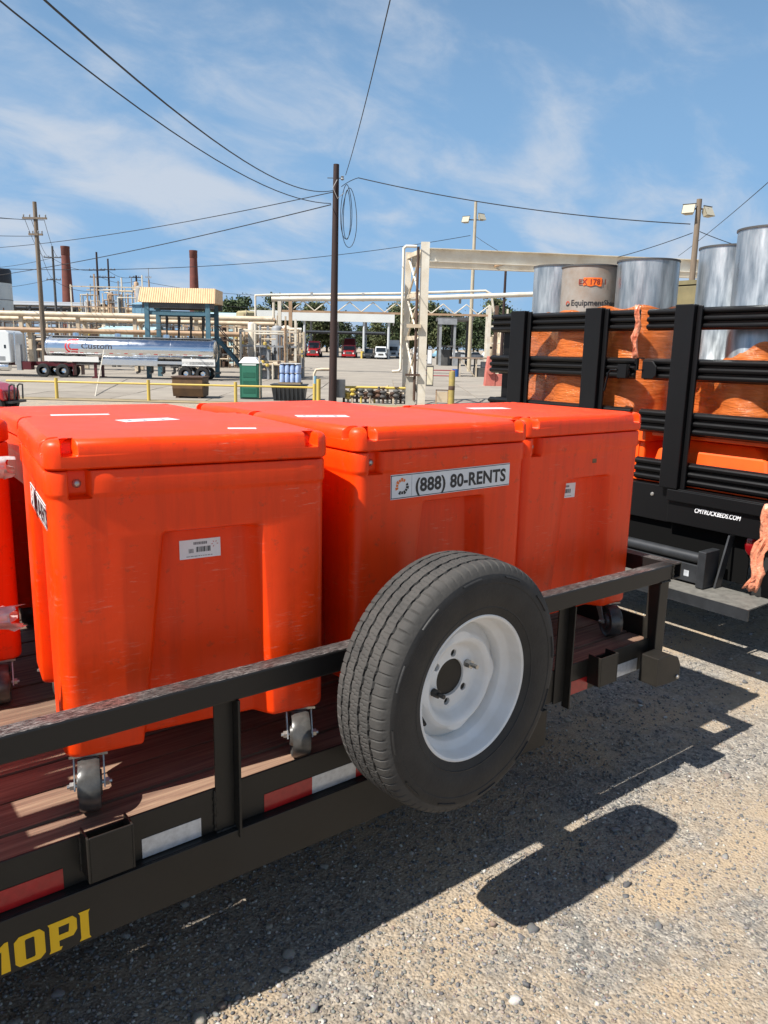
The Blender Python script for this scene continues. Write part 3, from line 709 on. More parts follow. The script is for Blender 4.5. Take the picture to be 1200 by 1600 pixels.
def barcode(parent, p, w_, h_, face=0, tilt=0., logo=True, name='barcode_label'):
    # label stuck on a vertical face; local x along the face
    mb = MB(); mb.box(-w_/2, -.0006, -h_/2, w_/2, 0, h_/2, 0)
    rs = random.Random(int(w_*1e4)+int(p[0]*1e3))
    x = -w_*.10
    while x < w_*.24:
        bw = rs.choice((.0012, .0018, .003)); mb.box(x, -.0009, -h_*.18, x+bw, -.0006, h_*.10, 1); x += bw+rs.choice((.001, .0016))
    x = -w_*.16
    while x < w_*.14:
        bw = rs.choice((.002, .003, .004)); mb.box(x, -.0009, h_*.22, x+bw, -.0006, h_*.36, 2); x += bw+.0009
    for q in range(4): mb.box(-w_*.28+q*.0033, -.0009, -h_*.2, -w_*.28+q*.0033+.0022, -.0006, -h_*.2+.011, 2)
    x = -w_*.34
    while x < w_*.25:
        bw = rs.uniform(.003, .009); mb.box(x, -.0009, -h_*.40, x+bw, -.0006, -h_*.40+.0018, 2); x += bw+.0018
    if logo:
        for q in range(5):
            a = R(60*q); mb.box(-.002, -.0009, -.0012, .002, -.0006, .0012, 3, X=T(w_*.36+.007*math.cos(a), 0, h_*.18+.007*math.sin(a)) @ RY(-a))
    o = mb.build(name, [WHITEPRINT, INK, GREYINK, mat('faded_pink_ink', (0.55, 0.25, 0.22), 0.5)], parent)
    o.location = p; o.rotation_euler = (0, tilt, face); return o
ST = (R(8), R(-14), R(160), R(20))
b1 = make_bin('orange_bin', 'orange lidded bin with white barcode label in its front recess, beside the bare deck', .828, 2.094, R(-8.0), (R(-9), R(-17), R(140), R(30)))
barcode(b1, (.012, -H+.0552, .620), .107, .050, tilt=R(-.5))
b2 = make_bin('orange_bin', 'orange lidded bin with a phone number plate, standing behind the spare wheel', 1.600, 2.087, R(-1.0), (R(62), R(-35), R(100), R(10)))
b3 = make_bin('orange_bin', 'orange lidded bin at the trailer end, small label and dark scuff above its recess', 2.335, 2.147, R(0.6), (R(-40), R(-28), R(15), R(0)))
barcode(b3, (-.030, -H+.0552, .628), .105, .056, tilt=R(1.5), logo=False)
b4 = make_bin('orange_bin', 'shaded orange lidded bin in the far row, next to the wrapped pipe ends', .165, 2.885, R(1.0), ST, zs=.985)
b5 = make_bin('orange_bin', 'orange lidded bin in the far row, behind the bin with the front barcode label', .945, 2.90, R(-2.0), ST, zs=.972)
b6 = make_bin('orange_bin', 'orange lidded bin in the far row, behind the bin with the phone number plate', 1.775, 2.885, R(1.4), ST, zs=.972)
# small worn patch on the end bin
sc3 = MB(); sc3.box(-.012, -.0008, -.008, .012, 0, .008, 0); o = sc3.build('scuffed_patch', mat('dark_scuff', (0.16, 0.08, 0.03), 0.6, var=.5, vscale=60), b3); o.location = (.055, -H-.0002, .743)
# phone number plate
def phone_plate(parent, p, face, w_=.490, h_=.074, tilt=0.):
    mb = MB(); mb.box(-w_/2, -.0016, -h_/2, w_/2, 0, h_/2, 0)
    bw = .0022
    for (xa_, za, xb_, zb) in ((-w_/2, h_/2-bw-.002, w_/2, h_/2-.002), (-w_/2, -h_/2+.002, w_/2, -h_/2+bw+.002), (-w_/2+.001, -h_/2+.002, -w_/2+bw+.001, h_/2-.002)):
        mb.box(xa_, -.0020, za, xb_, -.0016, zb, 1)
    mb.box(-w_/2+.078, -.0019, -h_/2+.006, -w_/2+.0788, -.0016, h_/2-.006, 2)
    # ring emblem: orange upper-left arc, black lower-right arc with little teeth
    cx2 = -w_/2+.042
    for q in range(14):
        a0, a1 = R(360*q/14+4), R(360*(q+1)/14-1)
        ro, ri = .0235+(.0025 if q % 2 else 0), .0150
        mi = 3 if 50 <= 360*q/14 <= 215 else 1
        if q in (1, 8): continue
        mb.add([(cx2+ri*math.cos(a0), -.0020, ri*math.sin(a0)), (cx2+ro*math.cos(a0), -.0020, ro*math.sin(a0)), (cx2+ro*math.cos(a1), -.0020, ro*math.sin(a1)), (cx2+ri*math.cos(a1), -.0020, ri*math.sin(a1))], [(0, 1, 2, 3)], mi)
    vs_, fs = text_geo('(888) 80-RENTS', .062, bold=.0020, space=1.03)
    xm = max(v[0] for v in vs_); x0 = min(v[0] for v in vs_); s_ = (w_*.775)/(xm-x0)
    mb.add([(-w_/2+.093+(x-x0)*s_, -.0021, -.0205+z*.92) for x, z in vs_], fs, 1)
    o = mb.build('phone_plate', [WHITEPRINT, INK, GREYINK, ORANGEINK], parent); o.location = p; o.rotation_euler = (0, tilt, face); o['label'] = 'white plate reading (888) 80-RENTS'; return o
phone_plate(b2, (.022, -H-.0002, .740), 0, tilt=R(-.6))
phone_plate(b1, (-H-.0002, -.10, .728), R(-90), w_=.36, h_=.060)
# labels lying on the lids
def top_label(parent, x, y, w_, h_, rz, marks=True, name='lid_label'):
    mb = MB(); mb.box(-w_/2, -h_/2, 0, w_/2, h_/2, .0008, 0)
    if marks:
        for q in range(6): mb.box(-w_*.38+q*w_*.12, -h_*.2+.01*math.sin(q*2), .0008, -w_*.38+q*w_*.12+w_*.07, -h_*.2+.018+.012*math.cos(q), .0011, 1)
        mb.box(-w_*.1, h_*.12, .0008, w_*.3, h_*.2, .0011, 1)
    o = mb.build(name, [WHITEPRINT, GREYINK], parent); o.location = (x, y, .9176); o.rotation_euler = (0, 0, rz); return o
top_label(b1, -.02, .10, .165, .075, R(14)); top_label(b1, .155, -.215, .075, .03, R(-16), False)
top_label(b2, -.225, .03, .17, .075, R(-20)); top_label(b5, -.15, -.17, .19, .08, R(-8), False); top_label(b6, -.09, -.30, .18, .07, R(-6), False); top_label(b3, -.12, .05, .17, .07, R(-14), False)

# wrapped pipes with torn ends, on an unseen low rack added to shade the deck
rk = thing('pipe_rack', 'added black steel rack out of view on the trailer deck, holding wrapped pipes and shading the planks', 'rack', (-.75, 2.1, DECK))
for x in (-.62, .42):
    for y in (-.36, .36): MB().box(x, y-.02, 0, x+.04, y+.02, .86).build('upright', BLACK, rk)
    for z in (.10, .33, .56, .79): MB().box(x+.005, -.34, z, x+.035, .34, z+.03).build('shelf_bar', BLACK, rk)
for za, zb in ((.01, .10), (.20, .335), (.435, .58), (.66, .755)): MB().box(.462, -.38, za, .475, .34, zb).build('shade_board', WOOD, rk)  # boards added to block the sun, gaps between them leave dapples on the deck
WRAP = mat('silvery_white_film', (0.66, 0.65, 0.63), 0.28, metal=.25, col2=(0.46, 0.33, 0.29), vscale=16, bump=0.4, bscale=30, coat=.3)
def wrapped_pipe(y, z, xe, lab, r=.026):
    p = thing('wrapped_pipe', lab, 'pipe', (0, y, z), 0, 'plastic-wrapped pipes beside the bins')
    pts = [(-1.55+(xe+1.55)*i/14, 0, 0) for i in range(15)]
    MB().tube(pts, [r*(1+.12*math.sin(i*2.3)*(i > 9)) for i in range(15)], 12).build('wrap', WRAP, p, smooth=50)
    rg = random.Random(int(z*999)+int(y*99))
    fl = MB()
    # one ragged collar of film, its edge torn into uneven tongues
    n_ = 28; rows = []
    for i in range(n_):
        a = 2*math.pi*i/n_; L_ = .006+.034*max(0, math.sin(a*3.1+y*7)+.35*rg.uniform(-1, 1))**1.5; fl_ = 1+.22*rg.uniform(-1, 1)
        rows.append([(xe-.03, r*1.06*math.cos(a), r*1.06*math.sin(a)), (xe+L_*.4, r*1.12*fl_*math.cos(a), r*1.12*fl_*math.sin(a)), (xe+L_, r*(1.15*fl_)*math.cos(a)+rg.uniform(-.006, .006), r*1.2*fl_*math.sin(a)-.004)])
    fl.add([p_ for rw in rows for p_ in rw], [(3*i+j, 3*((i+1) % n_)+j, 3*((i+1) % n_)+j+1, 3*i+j+1) for i in range(n_) for j in range(2)])
    fl.build('torn_wrap_end', WRAP, p, smooth=60); return p
wrapped_pipe(2.10, 1.76-.300, .405, 'wrapped pipe with torn end, level with the bin lids')
wrapped_pipe(2.10, 1.76-.690, .385, 'wrapped pipe with torn end, low beside the bare deck')
for y, z in ((1.80, DECK+.150), (1.95, DECK+.152), (2.30, DECK+.150), (1.80, DECK+.382), (2.2, DECK+.616), (1.85, DECK+.616), (2.0, DECK+.616), (1.88, DECK+.846), (2.28, DECK+.846), (2.12, DECK+.150), (1.74, DECK+.21), (1.88, DECK+.382), (2.02, DECK+.382), (2.28, DECK+.382), (2.36, DECK+.616), (1.78, DECK+.67), (2.05, DECK+.846), (2.18, DECK+.846)):
    wrapped_pipe(y, z, -.02, 'added short wrapped pipe on the rack, out of view, helping to shade the deck')  # unseen pipes added to fill the rack and darken the deck with their shadow
BLK2 = mat('black_rubber_sheet', (0.012, 0.012, 0.012), .7)

# ------------------------------------------------------------------ stake-bed truck parked ahead of the trailer
tk = thing('stake_bed_truck', 'black stake-bed truck with ribbed rack gates, parked with its tail towards the trailer', 'truck', (4.0, 0, 0))
BY0, BY1, BL, BZ = 1.53, 3.99, 3.9, 1.045
bed = MB().box(.02, BY0+.01, BZ-.05, BL, BY1-.01, BZ).build('bed_floor', TRUCKBLACK, tk)
MB().box(-.03, BY0, .845, .018, 2.455, 1.044).build('rear_sill', TRUCKBLACK, tk, bevel=.004)
MB().box(.0, 2.457, .835, .018, BY1, 1.044).build('rear_sill', TRUCKBLACK, tk, bevel=.004)
MB().box(-.052, BY0, .975, -.032, 2.455, 1.040).build('sill_lip', TRUCKBLACK, tk, bevel=.004)
MB().lathe([(0, .006), (.009, .005), (.012, 0)], 10, X=T(-.001, 2.58, .985) @ RY(R(-90))).build('bolt', ZINC, tk, smooth=40)
for ya, yb in ((BY0+.001, BY0+.05), (BY1-.05, BY1-.001)): MB().box(.02, ya, .90, BL, yb, BZ-.052).build('side_sill', TRUCKBLACK, tk)
# maker's web address on the sill
vs_, fs = text_geo('CMTRUCKBEDS.COM', .036, bold=.0007, shear=.25)
xm = max(v[0] for v in vs_); s_ = .272/xm
tx = MB().add([(-.0312, 2.287-x*s_, .929+z) for x, z in vs_], [tuple(reversed(f)) for f in fs]); o = tx.build('maker_lettering', mat('white_vinyl', (0.75, 0.75, 0.77), 0.4), tk); o['label'] = 'white italic web address'
GZ = ((1.060, 1.192), (1.345, 1.478), (1.648, 1.772), (1.930, 2.052))
def rib_profile(z0, z1):
    # corrugated panel seen end-on: (outward, z)
    n = 3; dz = (z1-z0)/n; p = [(0.0, z0)]
    for i in range(n):
        b = z0+i*dz
        p += [(.004, b+.10*dz), (.020, b+.28*dz), (.024, b+.45*dz), (.024, b+.62*dz), (.018, b+.80*dz), (.003, b+.93*dz)]
    p += [(0.0, z1)]
    return p
def slat_y(y0_, y1_, z0, z1, x):      # panel across the tail, ribs facing the trailer
    p = rib_profile(z0, z1); n = len(p); V = []; F = []
    for y in (y0_, y1_):
        V += [(x-a, y, z) for a, z in p]+[(x+.004, y, z) for a, z in p]
    m_ = 2*n
    for i in range(n-1):
        F.append((i, i+1, m_+i+1, m_+i)); F.append((n+i, m_+n+i, m_+n+i+1, n+i+1))
        for o_ in (0, m_): F.append((o_+i, o_+n+i, o_+n+i+1, o_+i+1))
    F.append((0, m_, m_+n, n)); F.append((n-1, 2*n-1, m_+2*n-1, m_+n-1))
    return MB().add(V, F).build('slat', TRUCKBLACK, tk, smooth=30)
for z0, z1 in GZ:
    slat_y(2.785, 3.985, z0, z1, .028); slat_y(1.545, 2.725, z0, z1, .028)
def stake(y0_, y1_, x=0.003):
    s_ = MB(); s_.box(x-.050, y0_, BZ-.002, x, y1_, 2.066); s_.box(x-.020, y0_-.030, BZ-.002, x, y0_-.0005, 2.060); return s_.build('stake', TRUCKBLACK, tk, bevel=.005)
for a, b in ((3.63, 3.755), (3.01, 3.13), (2.40, 2.515), (1.74, 1.86)): stake(a, b)
# side racks along the bed
def slat_x(y, sg, z0, z1):
    p = rib_profile(z0, z1); n = len(p); V = []; F = []
    for x in (.06, BL-.02): V += [(x, y+sg*a, z) for a, z in p]+[(x, y-sg*.004, z) for a, z in p]
    m_ = 2*n
    for i in range(n-1):
        F.append((i, i+1, m_+i+1, m_+i)); F.append((n+i, m_+n+i, m_+n+i+1, n+i+1))
    return MB().add(V, F).build('slat', TRUCKBLACK, tk, smooth=30)
for z0, z1 in GZ: slat_x(BY1-.03, 1, z0, z1); slat_x(BY0+.03, -1, z0, z1)
for x in (.10, .95, 1.8, 2.65, 3.5):
    for y in (BY1-.10, BY0+.036): MB().box(x, y, BZ, x+.07, y+.062, 2.062).build('stake', TRUCKBLACK, tk, bevel=.005)
for z0, z1 in GZ:
    MB().box(BL-.03, BY0+.06, z0, BL-.02, BY1-.06, z1).build('head_slat', TRUCKBLACK, tk)
# gate latch between the two rear gates
lt = MB(); lt.prism([(.045, -.05), (.045, .05), (-.02, .05), (-.05, .02), (-.05, -.03), (-.03, -.05)], 0, .012, X=T(-.0125, 2.665, 1.705) @ Matrix(((0, 0, -1, 0), (1, 0, 0, 0), (0, 1, 0, 0), (0, 0, 0, 1))))
lt.build('latch_plate', TRUCKBLACK, tk, bevel=.003)
lt2 = MB(); lt2.box(-.035, 2.735, 1.70, -.020, 2.742, 1.775); lt2.box(-.035, 2.700, 1.768, -.020, 2.735, 1.775); lt2.box(-.035, 2.700, 1.70, -.020, 2.735, 1.707); lt2.build('latch_bail', TRUCKBLACK, tk)
lt3 = MB(); lt3.box(-.05, 2.80, 1.655, -.012, 2.86, 1.735); lt3.tube([(-.055, 2.86, 1.70), (-.06, 2.90, 1.70), (-.06, 2.915, 1.68), (-.06, 2.935, 1.575)], .006, 8); lt3.build('latch_handle', TRUCKBLACK, tk, smooth=40)
# tail: step bumper, tube, side block, lamps
DKGREY = mat('dark_grey_step_paint', (0.022, 0.024, 0.027), 0.42, var=.3, vscale=12)
MB().box(-.32, 1.78, .545, -.05, 3.72, .552).build('step_plate', mat('dusty_step_plate', (0.13, 0.125, 0.11), 0.7, var=.3, vscale=20), tk)
MB().box(-.330, 1.77, .495, -.321, 3.73, .553).build('step_lip', DKGREY, tk)
MB().tube([(-.14, 2.145, .705), (-.14, 3.40, .705)], .030, 14).build('bumper_tube', DKGREY, tk, smooth=40)
MB().box(-.16, 2.145, .565, -.10, 3.40, .668).build('bumper_bar', DKGREY, tk, bevel=.004)
for y in (2.095, 3.41): MB().box(-.20, y, .556, -.06, y+.045, .760).build('bumper_bracket', DKGREY, tk, bevel=.004)
b = MB(); b.box(-.1612, 2.205, .595, -.1602, 2.235, .628); b.build('square_sticker', mat('grey_sticker', (0.38, 0.40, 0.42), .4, var=.3, vscale=40), tk)
for y in (2.08, 3.45):
    b = MB(); b.prism([(.0, .84), (.06, .84), (-.04, .555), (-.10, .555)], y-.011, y-.001, X=T(-.02, 0, 0) @ Matrix(((1, 0, 0, 0), (0, 0, 1, 0), (0, 1, 0, 0), (0, 0, 0, 1)))); b.build('step_hanger', DKGREY, tk)
LAMP = mat('red_lamp_lens', (0.20, 0.004, 0.006), 0.18, coat=.4)
for y in (1.905, 3.50):
    l = MB(); l.lathe([(0, .022), (.035, .020), (.048, .012), (.052, 0), (.052, -.02)], 24, X=T(.02, y+.045, .80) @ RY(R(-90)) @ Matrix.Diagonal((1.25, 1, 1, 1))); l.build('tail_lamp', LAMP, tk, smooth=40)
MB().box(.035, 1.98, .57, .045, 3.62, .83).build('shade_panel', mat('shade_panel_black', (0.004, 0.004, 0.004), .9, spec=.1), tk); MB().box(.05, 1.62, .50, .07, 1.95, .84).build('mud_flap', BLK2, tk); MB().box(.05, 3.55, .50, .07, 3.88, .84).build('mud_flap', BLK2, tk)  # panel between the flaps is added: blocks sun under the bed, black for shade
# chassis, running gear and cab
for y in (2.30, 3.18): MB().box(.10, y-.035, .70, 6.6, y+.035, .90).build('chassis_rail', BLACK, tk)
MB().box(.4, 2.5, .52, 1.4, 2.98, .80).build('tool_box', BLACK, tk)
def truck_tyre():
    m_ = MB(); m_.lathe([(.20, -.10), (.23, -.115), (.33, -.125), (.385, -.115), (.40, -.095), (.402, -.04), (.394, -.036), (.394, -.028), (.402, -.024), (.402, .024), (.394, .028), (.394, .036), (.402, .04), (.40, .095), (.385, .115), (.33, .125), (.23, .115), (.20, .10)], 56, X=RX(R(90)))
    return m_.mesh('tyre', RUBBER, smooth=35)
TT = truck_tyre()
TR = MB().lathe([(.205, -.10), (.215, -.105), (.20, -.095), (.19, -.05), (.16, -.02), (.09, -.01), (.085, -.06), (.05, -.065), (0, -.065)], 40, X=RX(R(90))).mesh('rim', WHITEMETAL, smooth=35)
for x, ys in ((1.75, (1.80, 2.08, 3.40, 3.68)), (5.55, (1.82, 3.66))):
    for y in ys:
        e_ = bpy.data.objects.new('road_wheel', None); COL.objects.link(e_); e_.parent = tk; e_.location = (x, y, GZ0+.40)
        link('tyre', TT, e_); link('rim', TR, e_, rot=(0, 0, math.pi if y > 2.7 else 0))
    MB().tube([(x, 1.9, GZ0+.40), (x, 3.6, GZ0+.40)], .06, 12).build('axle', BLACK, tk, smooth=40)
TCAB = mat('white_cab_paint', (0.62, 0.63, 0.63), .3, coat=.4)
cb = MB(); prf = [(4.15, .75), (4.15, 2.05), (4.35, 2.22), (5.15, 2.20), (5.65, 1.62), (6.55, 1.48), (6.68, 1.20), (6.68, .70), (5.98, .62), (5.98, .85), (5.80, .98), (5.40, .98), (5.18, .80), (5.1, .62)]
cb.prism(prf, -3.68, -1.80, X=Matrix(((1, 0, 0, 0), (0, 0, -1, 0), (0, 1, 0, 0), (0, 0, 0, 1)))); cb.build('cab', TCAB, tk, bevel=.05)
MB().box(4.140, 2.10, 1.62, 4.149, 3.38, 2.02).build('rear_window', GLASSDK, tk)
for y, s_ in ((1.796, -1), (3.684, 1)): MB().add([(4.45, y, 1.55), (5.45, y, 1.55), (5.1, y, 2.08), (4.45, y, 2.08)], [(0, 1, 2, 3)]).build('side_window', GLASSDK, tk)
MB().add([(5.62, 1.92, 1.68), (5.62, 3.56, 1.68), (5.20, 3.50, 2.165), (5.20, 1.98, 2.165)], [(0, 1, 2, 3)]).build('windscreen', GLASSDK, tk)

# load on the bed: orange bases, galvanised cylinders, stretch film
ORM = mat('orange_machine_paint', (0.86, 0.090, 0.004), 0.45, var=.12, vscale=7)
def drum(cx_, cy_, ztop_, label, r=.182, mt=GALV, z0=1.36):
    d = thing('galvanised_drum', label, 'drum', (cx_, cy_, z0), random.uniform(0, 6), 'tall steel drums on the truck bed')
    h = ztop_-z0; pr_ = [(0, .0), (r, 0), (r, h*.33), (r+.003, h*.335), (r+.003, h*.345), (r, h*.35), (r, h-.006), (r+.004, h-.004), (r+.004, h), (r-.002, h), (r-.002, h-.3), (0, h-.3)]
    MB().lathe(pr_, 56).build('shell', mt, d, smooth=30)
    MB().lathe([(r-.003, h+.0005), (r-.003, h+.004), (r+.006, h+.004), (r+.006, h-.006), (r+.0045, h-.006), (r+.0045, h+.0005)], 56).build('rim_bead', mat('dark_drum_bead', (0.06, 0.06, 0.06), .6), d, smooth=30)
    MB().box(r-.001, -.006, .01, r+.005, .006, h-.01).build('seam', mt, d)
    return d
def bend_text(d, body, size, ang, zc_, r, m_, name, mirror=-1, bold=.0):
    vs_, fs = text_geo(body, size, align='CENTER', bold=bold)
    o = MB().add([((r+.002)*math.cos(ang+x/r), (r+.002)*math.sin(ang+x/r), zc_+z) for x, z in vs_], fs).build(name, m_, d); return o
drum(4.47, 3.79, 2.395, 'bright galvanised drum half hidden behind the drum with the orange tag')
d2 = drum(4.25, 3.345, 2.345, 'rust-streaked grey drum with orange tag and maker name', mt=GALVOLD)
d2.rotation_euler = (0, 0, 0)
fa = math.atan2(-3.345, -4.25)
a0 = fa-.10
tg = MB(); nn = 12
for i in range(nn):
    t0, t1 = a0+.05+.62*(i/nn)-.17, a0+.05+.62*((i+1)/nn)-.17
    tg.add([(.186*math.cos(t0), .186*math.sin(t0), .855+.004*math.sin(i)), (.186*math.cos(t1), .186*math.sin(t1), .855+.004*math.sin(i+1)), (.186*math.cos(t1), .186*math.sin(t1), .905), (.186*math.cos(t0), .186*math.sin(t0), .905)], [(0, 1, 2, 3)])
tg.build('orange_tag', mat('sprayed_orange', (0.85, 0.14, 0.01), .6, var=.25, vscale=40), d2)
bend_text(d2, 'EX 17811', .046, a0+.20, .864, .1855, mat('dark_red_ink', (0.20, 0.025, 0.01), .6), 'tag_number', bold=.001)
bend_text(d2, 'EquipmentShare', .050, a0+.36, .735, .182, INK, 'maker_name', bold=.0008)
em = MB()
for i in range(16):
    t0, t1 = 2*math.pi*i/16, 2*math.pi*(i+1)/16
    q = [((.184)*math.cos(a0-.69+r_*math.cos(t)/.182), (.184)*math.sin(a0-.69+r_*math.cos(t)/.182), .748+r_*math.sin(t)) for r_, t in ((.008, t0), (.017, t0), (.017, t1), (.008, t1))]
    em.add(q, [(0, 1, 2, 3)], 0 if i < 9 else 1)
em.build('round_emblem', [mat('faded_red_ink', (0.40, 0.07, 0.04), .6), INK], d2)
drum(4.30, 2.95, 2.355, 'bright galvanised drum next to the drum with the orange tag')
drum(4.53, 2.54, 2.42, 'dull galvanised drum between two others, partly hidden by the tallest')
drum(4.275, 2.165, 2.455, 'tallest galvanised drum with a seam, above the right-hand rear gate', r=.186)
ol = thing('olive_crate', 'dull olive panel box standing among the drums', 'crate', (5.05, 3.02, BZ))
OLM = mat('olive_drab_sheet', (0.20, 0.17, 0.085), .7, var=.25, vscale=6)
MB().box(-.15, -.16, 0, .15, .16, 1.22).build('box_shell', OLM, ol, bevel=.01); MB().box(-.156, -.166, 1.222, .156, .166, 1.25).build('box_cap', OLM, ol)
def base(name, label, x0, y0_, x1, y1_, top, kind):
    t = thing(name, label, 'machine base', (x0, y0_, BZ), 0, 'orange machine bases under the drums')
    w_, l_ = x1-x0, y1_-y0_
    MB().box(-.02, -.02, .005, w_+.02, l_+.02, .045).build('skid', ORM, t, bevel=.006)
    if kind:
        V = []
        for z, ins in ((.046, 0), (.20, .02), (.262, .075), (.275, .13)):
            for (a, b) in ((0, 0), (1, 0), (1, 1), (0, 1)): V.append((ins+(w_-2*ins)*a, ins*1.6+(l_-3.2*ins)*b, z))
        F = [(i*4+j, i*4+(j+1) % 4, i*4+4+(j+1) % 4, i*4+4+j) for i in range(3) for j in range(4)]+[(12, 13, 14, 15), (3, 2, 1, 0)]
        MB().add(V, F).build('hood', ORM, t, bevel=.02)
        MB().box(.0, .0, .277, w_, l_, .312).build('top_plate', ORM, t, bevel=.005)
    else:
        MB().box(.03, .02, .046, w_-.03, l_-.02, .235).build('housing', ORM, t, bevel=.012)
        MB().box(.0, .0, .236, w_, l_, .312).build('top_plate', ORM, t, bevel=.005)
        lb = MB(); lb.box(.026, .10, .125, .0295, .24, .205, 0); lb.box(.0255, .12, .150, .026, .22, .168, 1); lb.build('white_label', [WHITEPRINT, GREYINK], t)
        for y in (.06, l_*.5, l_-.06): MB().box(.022, y-.004, .05, .0295, y+.004, .235).build('rib', ORM, t)
    return t
base('orange_machine_base', 'orange machine base with a small white label, low between the rack slats', 4.06, 2.70, 4.68, 3.96, 1.36, 0)
base('orange_machine_base', 'orange machine base with a sloped hood, low behind the right-hand rear gate', 4.06, 1.93, 4.68, 2.66, 1.36, 1)
# orange stretch film wound round the drums
def make_film():
    m = mat('orange_stretch_film', (0.85, 0.16, 0.03), 0.16, coat=.7)
    t = m.node_tree; b = t.nodes['Principled BSDF']; L = t.links.new; o_ = t.nodes['Material Output']
    tcn = t.nodes.new('ShaderNodeTexCoord'); mpn = node(t, 'ShaderNodeMapping'); mpn.inputs['Scale'].default_value = (1.6, 1.6, 9); mpn.inputs['Rotation'].default_value = (.5, .3, 0); L(tcn.outputs['Object'], mpn.inputs[0])
    n = node(t, 'ShaderNodeTexNoise', Scale=4.0, Detail=7.0, Roughness=.65); L(mpn.outputs[0], n.inputs['Vector'])
    cr = node(t, 'ShaderNodeMix', data_type='RGBA'); cr.inputs[6].default_value = (0.90, 0.17, 0.025, 1); cr.inputs[7].default_value = (0.96, 0.29, 0.07, 1); L(n.outputs['Fac'], cr.inputs[0]); L(cr.outputs[2], b.inputs['Base Color'])
    mpw = node(t, 'ShaderNodeMapping'); mpw.inputs['Scale'].default_value = (3, 3, 26); mpw.inputs['Rotation'].default_value = (.7, .5, 0); L(tcn.outputs['Object'], mpw.inputs[0])
    nw = node(t, 'ShaderNodeTexNoise', Scale=4.0, Detail=5.0, Roughness=.6, Distortion=.6); L(mpw.outputs[0], nw.inputs['Vector'])
    bp = node(t, 'ShaderNodeBump', Strength=.9, Distance=.012); L(nw.outputs['Fac'], bp.inputs['Height']); L(bp.outputs[0], b.inputs['Normal']); L(bp.outputs[0], b.inputs['Coat Normal'])
    tr_ = t.nodes.new('ShaderNodeBsdfTransparent'); tr_.inputs[0].default_value = (1.0, .55, .28, 1)
    mx = t.nodes.new('ShaderNodeMixShader'); mr = node(t, 'ShaderNodeMapRange'); mr.inputs['From Min'].default_value = .3; mr.inputs['From Max'].default_value = .7; mr.inputs['To Min'].default_value = .35; mr.inputs['To Max'].default_value = .72
    L(n.outputs['Fac'], mr.inputs['Value']); L(mr.outputs[0], mx.inputs[0]); L(tr_.outputs[0], mx.inputs[1]); L(b.outputs[0], mx.inputs[2]); L(mx.outputs[0], o_.inputs[0])
    return m
FILM = make_film()
def hull(pts):
    pts = sorted(set((round(a, 4), round(b, 4)) for a, b in pts))
    def half(ps):
        h = []
        for p in ps:
            while len(h) > 1 and (h[-1][0]-h[-2][0])*(p[1]-h[-2][1])-(h[-1][1]-h[-2][1])*(p[0]-h[-2][0]) <= 0: h.pop()
            h.append(p)
        return h
    a, b = half(pts), half(pts[::-1]); return a[:-1]+b[:-1]
def film(name, label, circles, zlo, ztopf, seed):
    pts = [(cx_+(r+.008)*math.cos(t), cy_+(r+.008)*math.sin(t)) for cx_, cy_, r in circles for t in np.linspace(0, 2*math.pi, 40, endpoint=False)]
    h = hull(pts); c = np.array(h); per = np.r_[0, np.cumsum(np.hypot(*np.diff(np.r_[c, c[:1]], axis=0).T))]
    n = 110; rs = np.random.default_rng(seed); V = []; F = []; nl = 16
    for j in range(nl):
        for i in range(n):
            s_ = per[-1]*i/n; k_ = np.searchsorted(per, s_, 'right')-1; f = (s_-per[k_])/(per[k_+1]-per[k_]); p = c[k_]*(1-f)+c[(k_+1) % len(c)]*f
            zt = ztopf(p[0], p[1])+.012*math.sin(i*.7+seed)
            z = zlo+(zt-zlo)*j/(nl-1)
            q = .004*math.sin(i*.45+j*1.9+seed)+.004*math.sin(j*2.7-i*.21)
            cc = c.mean(0); d = (p-cc)/np.linalg.norm(p-cc); p = p+d*q; p[0] = max(p[0], 4.045)
            V.append((p[0], p[1], z))
    for j in range(nl-1):
        for i in range(n): F.append((j*n+i, j*n+(i+1) % n, (j+1)*n+(i+1) % n, (j+1)*n+i))
    o = MB().add(V, F).build(name, FILM, None, smooth=60); return tag(o, label, 'stretch film', 'orange stretch film on the truck load')
film('stretch_film', 'orange stretch film wound round the drum with the orange tag and its neighbours', [(4.47, 3.79, .188), (4.25, 3.345, .188), (4.30, 2.95, .188)], 1.375, lambda x, y: 2.055 if y > 3.2 else 2.075, 1)
film('stretch_film', 'orange stretch film wound round the tallest drum, its top edge lower and slanting', [(4.53, 2.54, .188), (4.275, 2.165, .192)], 1.375, lambda x, y: 1.87-.42*max(0, y-2.05), 5)
def ribbon(name, label, pts, w_, seed, parent=None):
    rs = random.Random(seed); V = []; F = []
    n = len(pts); m_ = 7
    for i, p in enumerate(pts):
        p = Vector(p); ww = w_*rs.uniform(.75, 1.15)
        for j in range(m_):
            f = j/(m_-1)-.5; V.append((p.x-.012*math.cos(j*2.2+i*.9)-.006, p.y+f*ww+rs.uniform(-.004, .004), p.z+rs.uniform(-.006, .006)))
    for i in range(n-1):
        for j in range(m_-1): F.append((i*m_+j, i*m_+j+1, (i+1)*m_+j+1, (i+1)*m_+j))
    o = MB().add(V, F).build(name, mat('crumpled_orange_film', (0.74, 0.30, 0.18), .35, col2=(0.52, 0.17, 0.09), vscale=28, bump=.8, bscale=50, coat=.3), None, smooth=70)
    sm = o.modifiers.new('thickness', 'SOLIDIFY'); sm.thickness = .003
    return tag(o, label, 'stretch film', 'orange stretch film on the truck load')
ribbon('film_tail', 'crumpled torn film hanging over the truck sill down to the step', [(3.925, 1.84+.004*i+.012*math.sin(i), 1.05-.036*i) for i in range(14)], .075, 3)
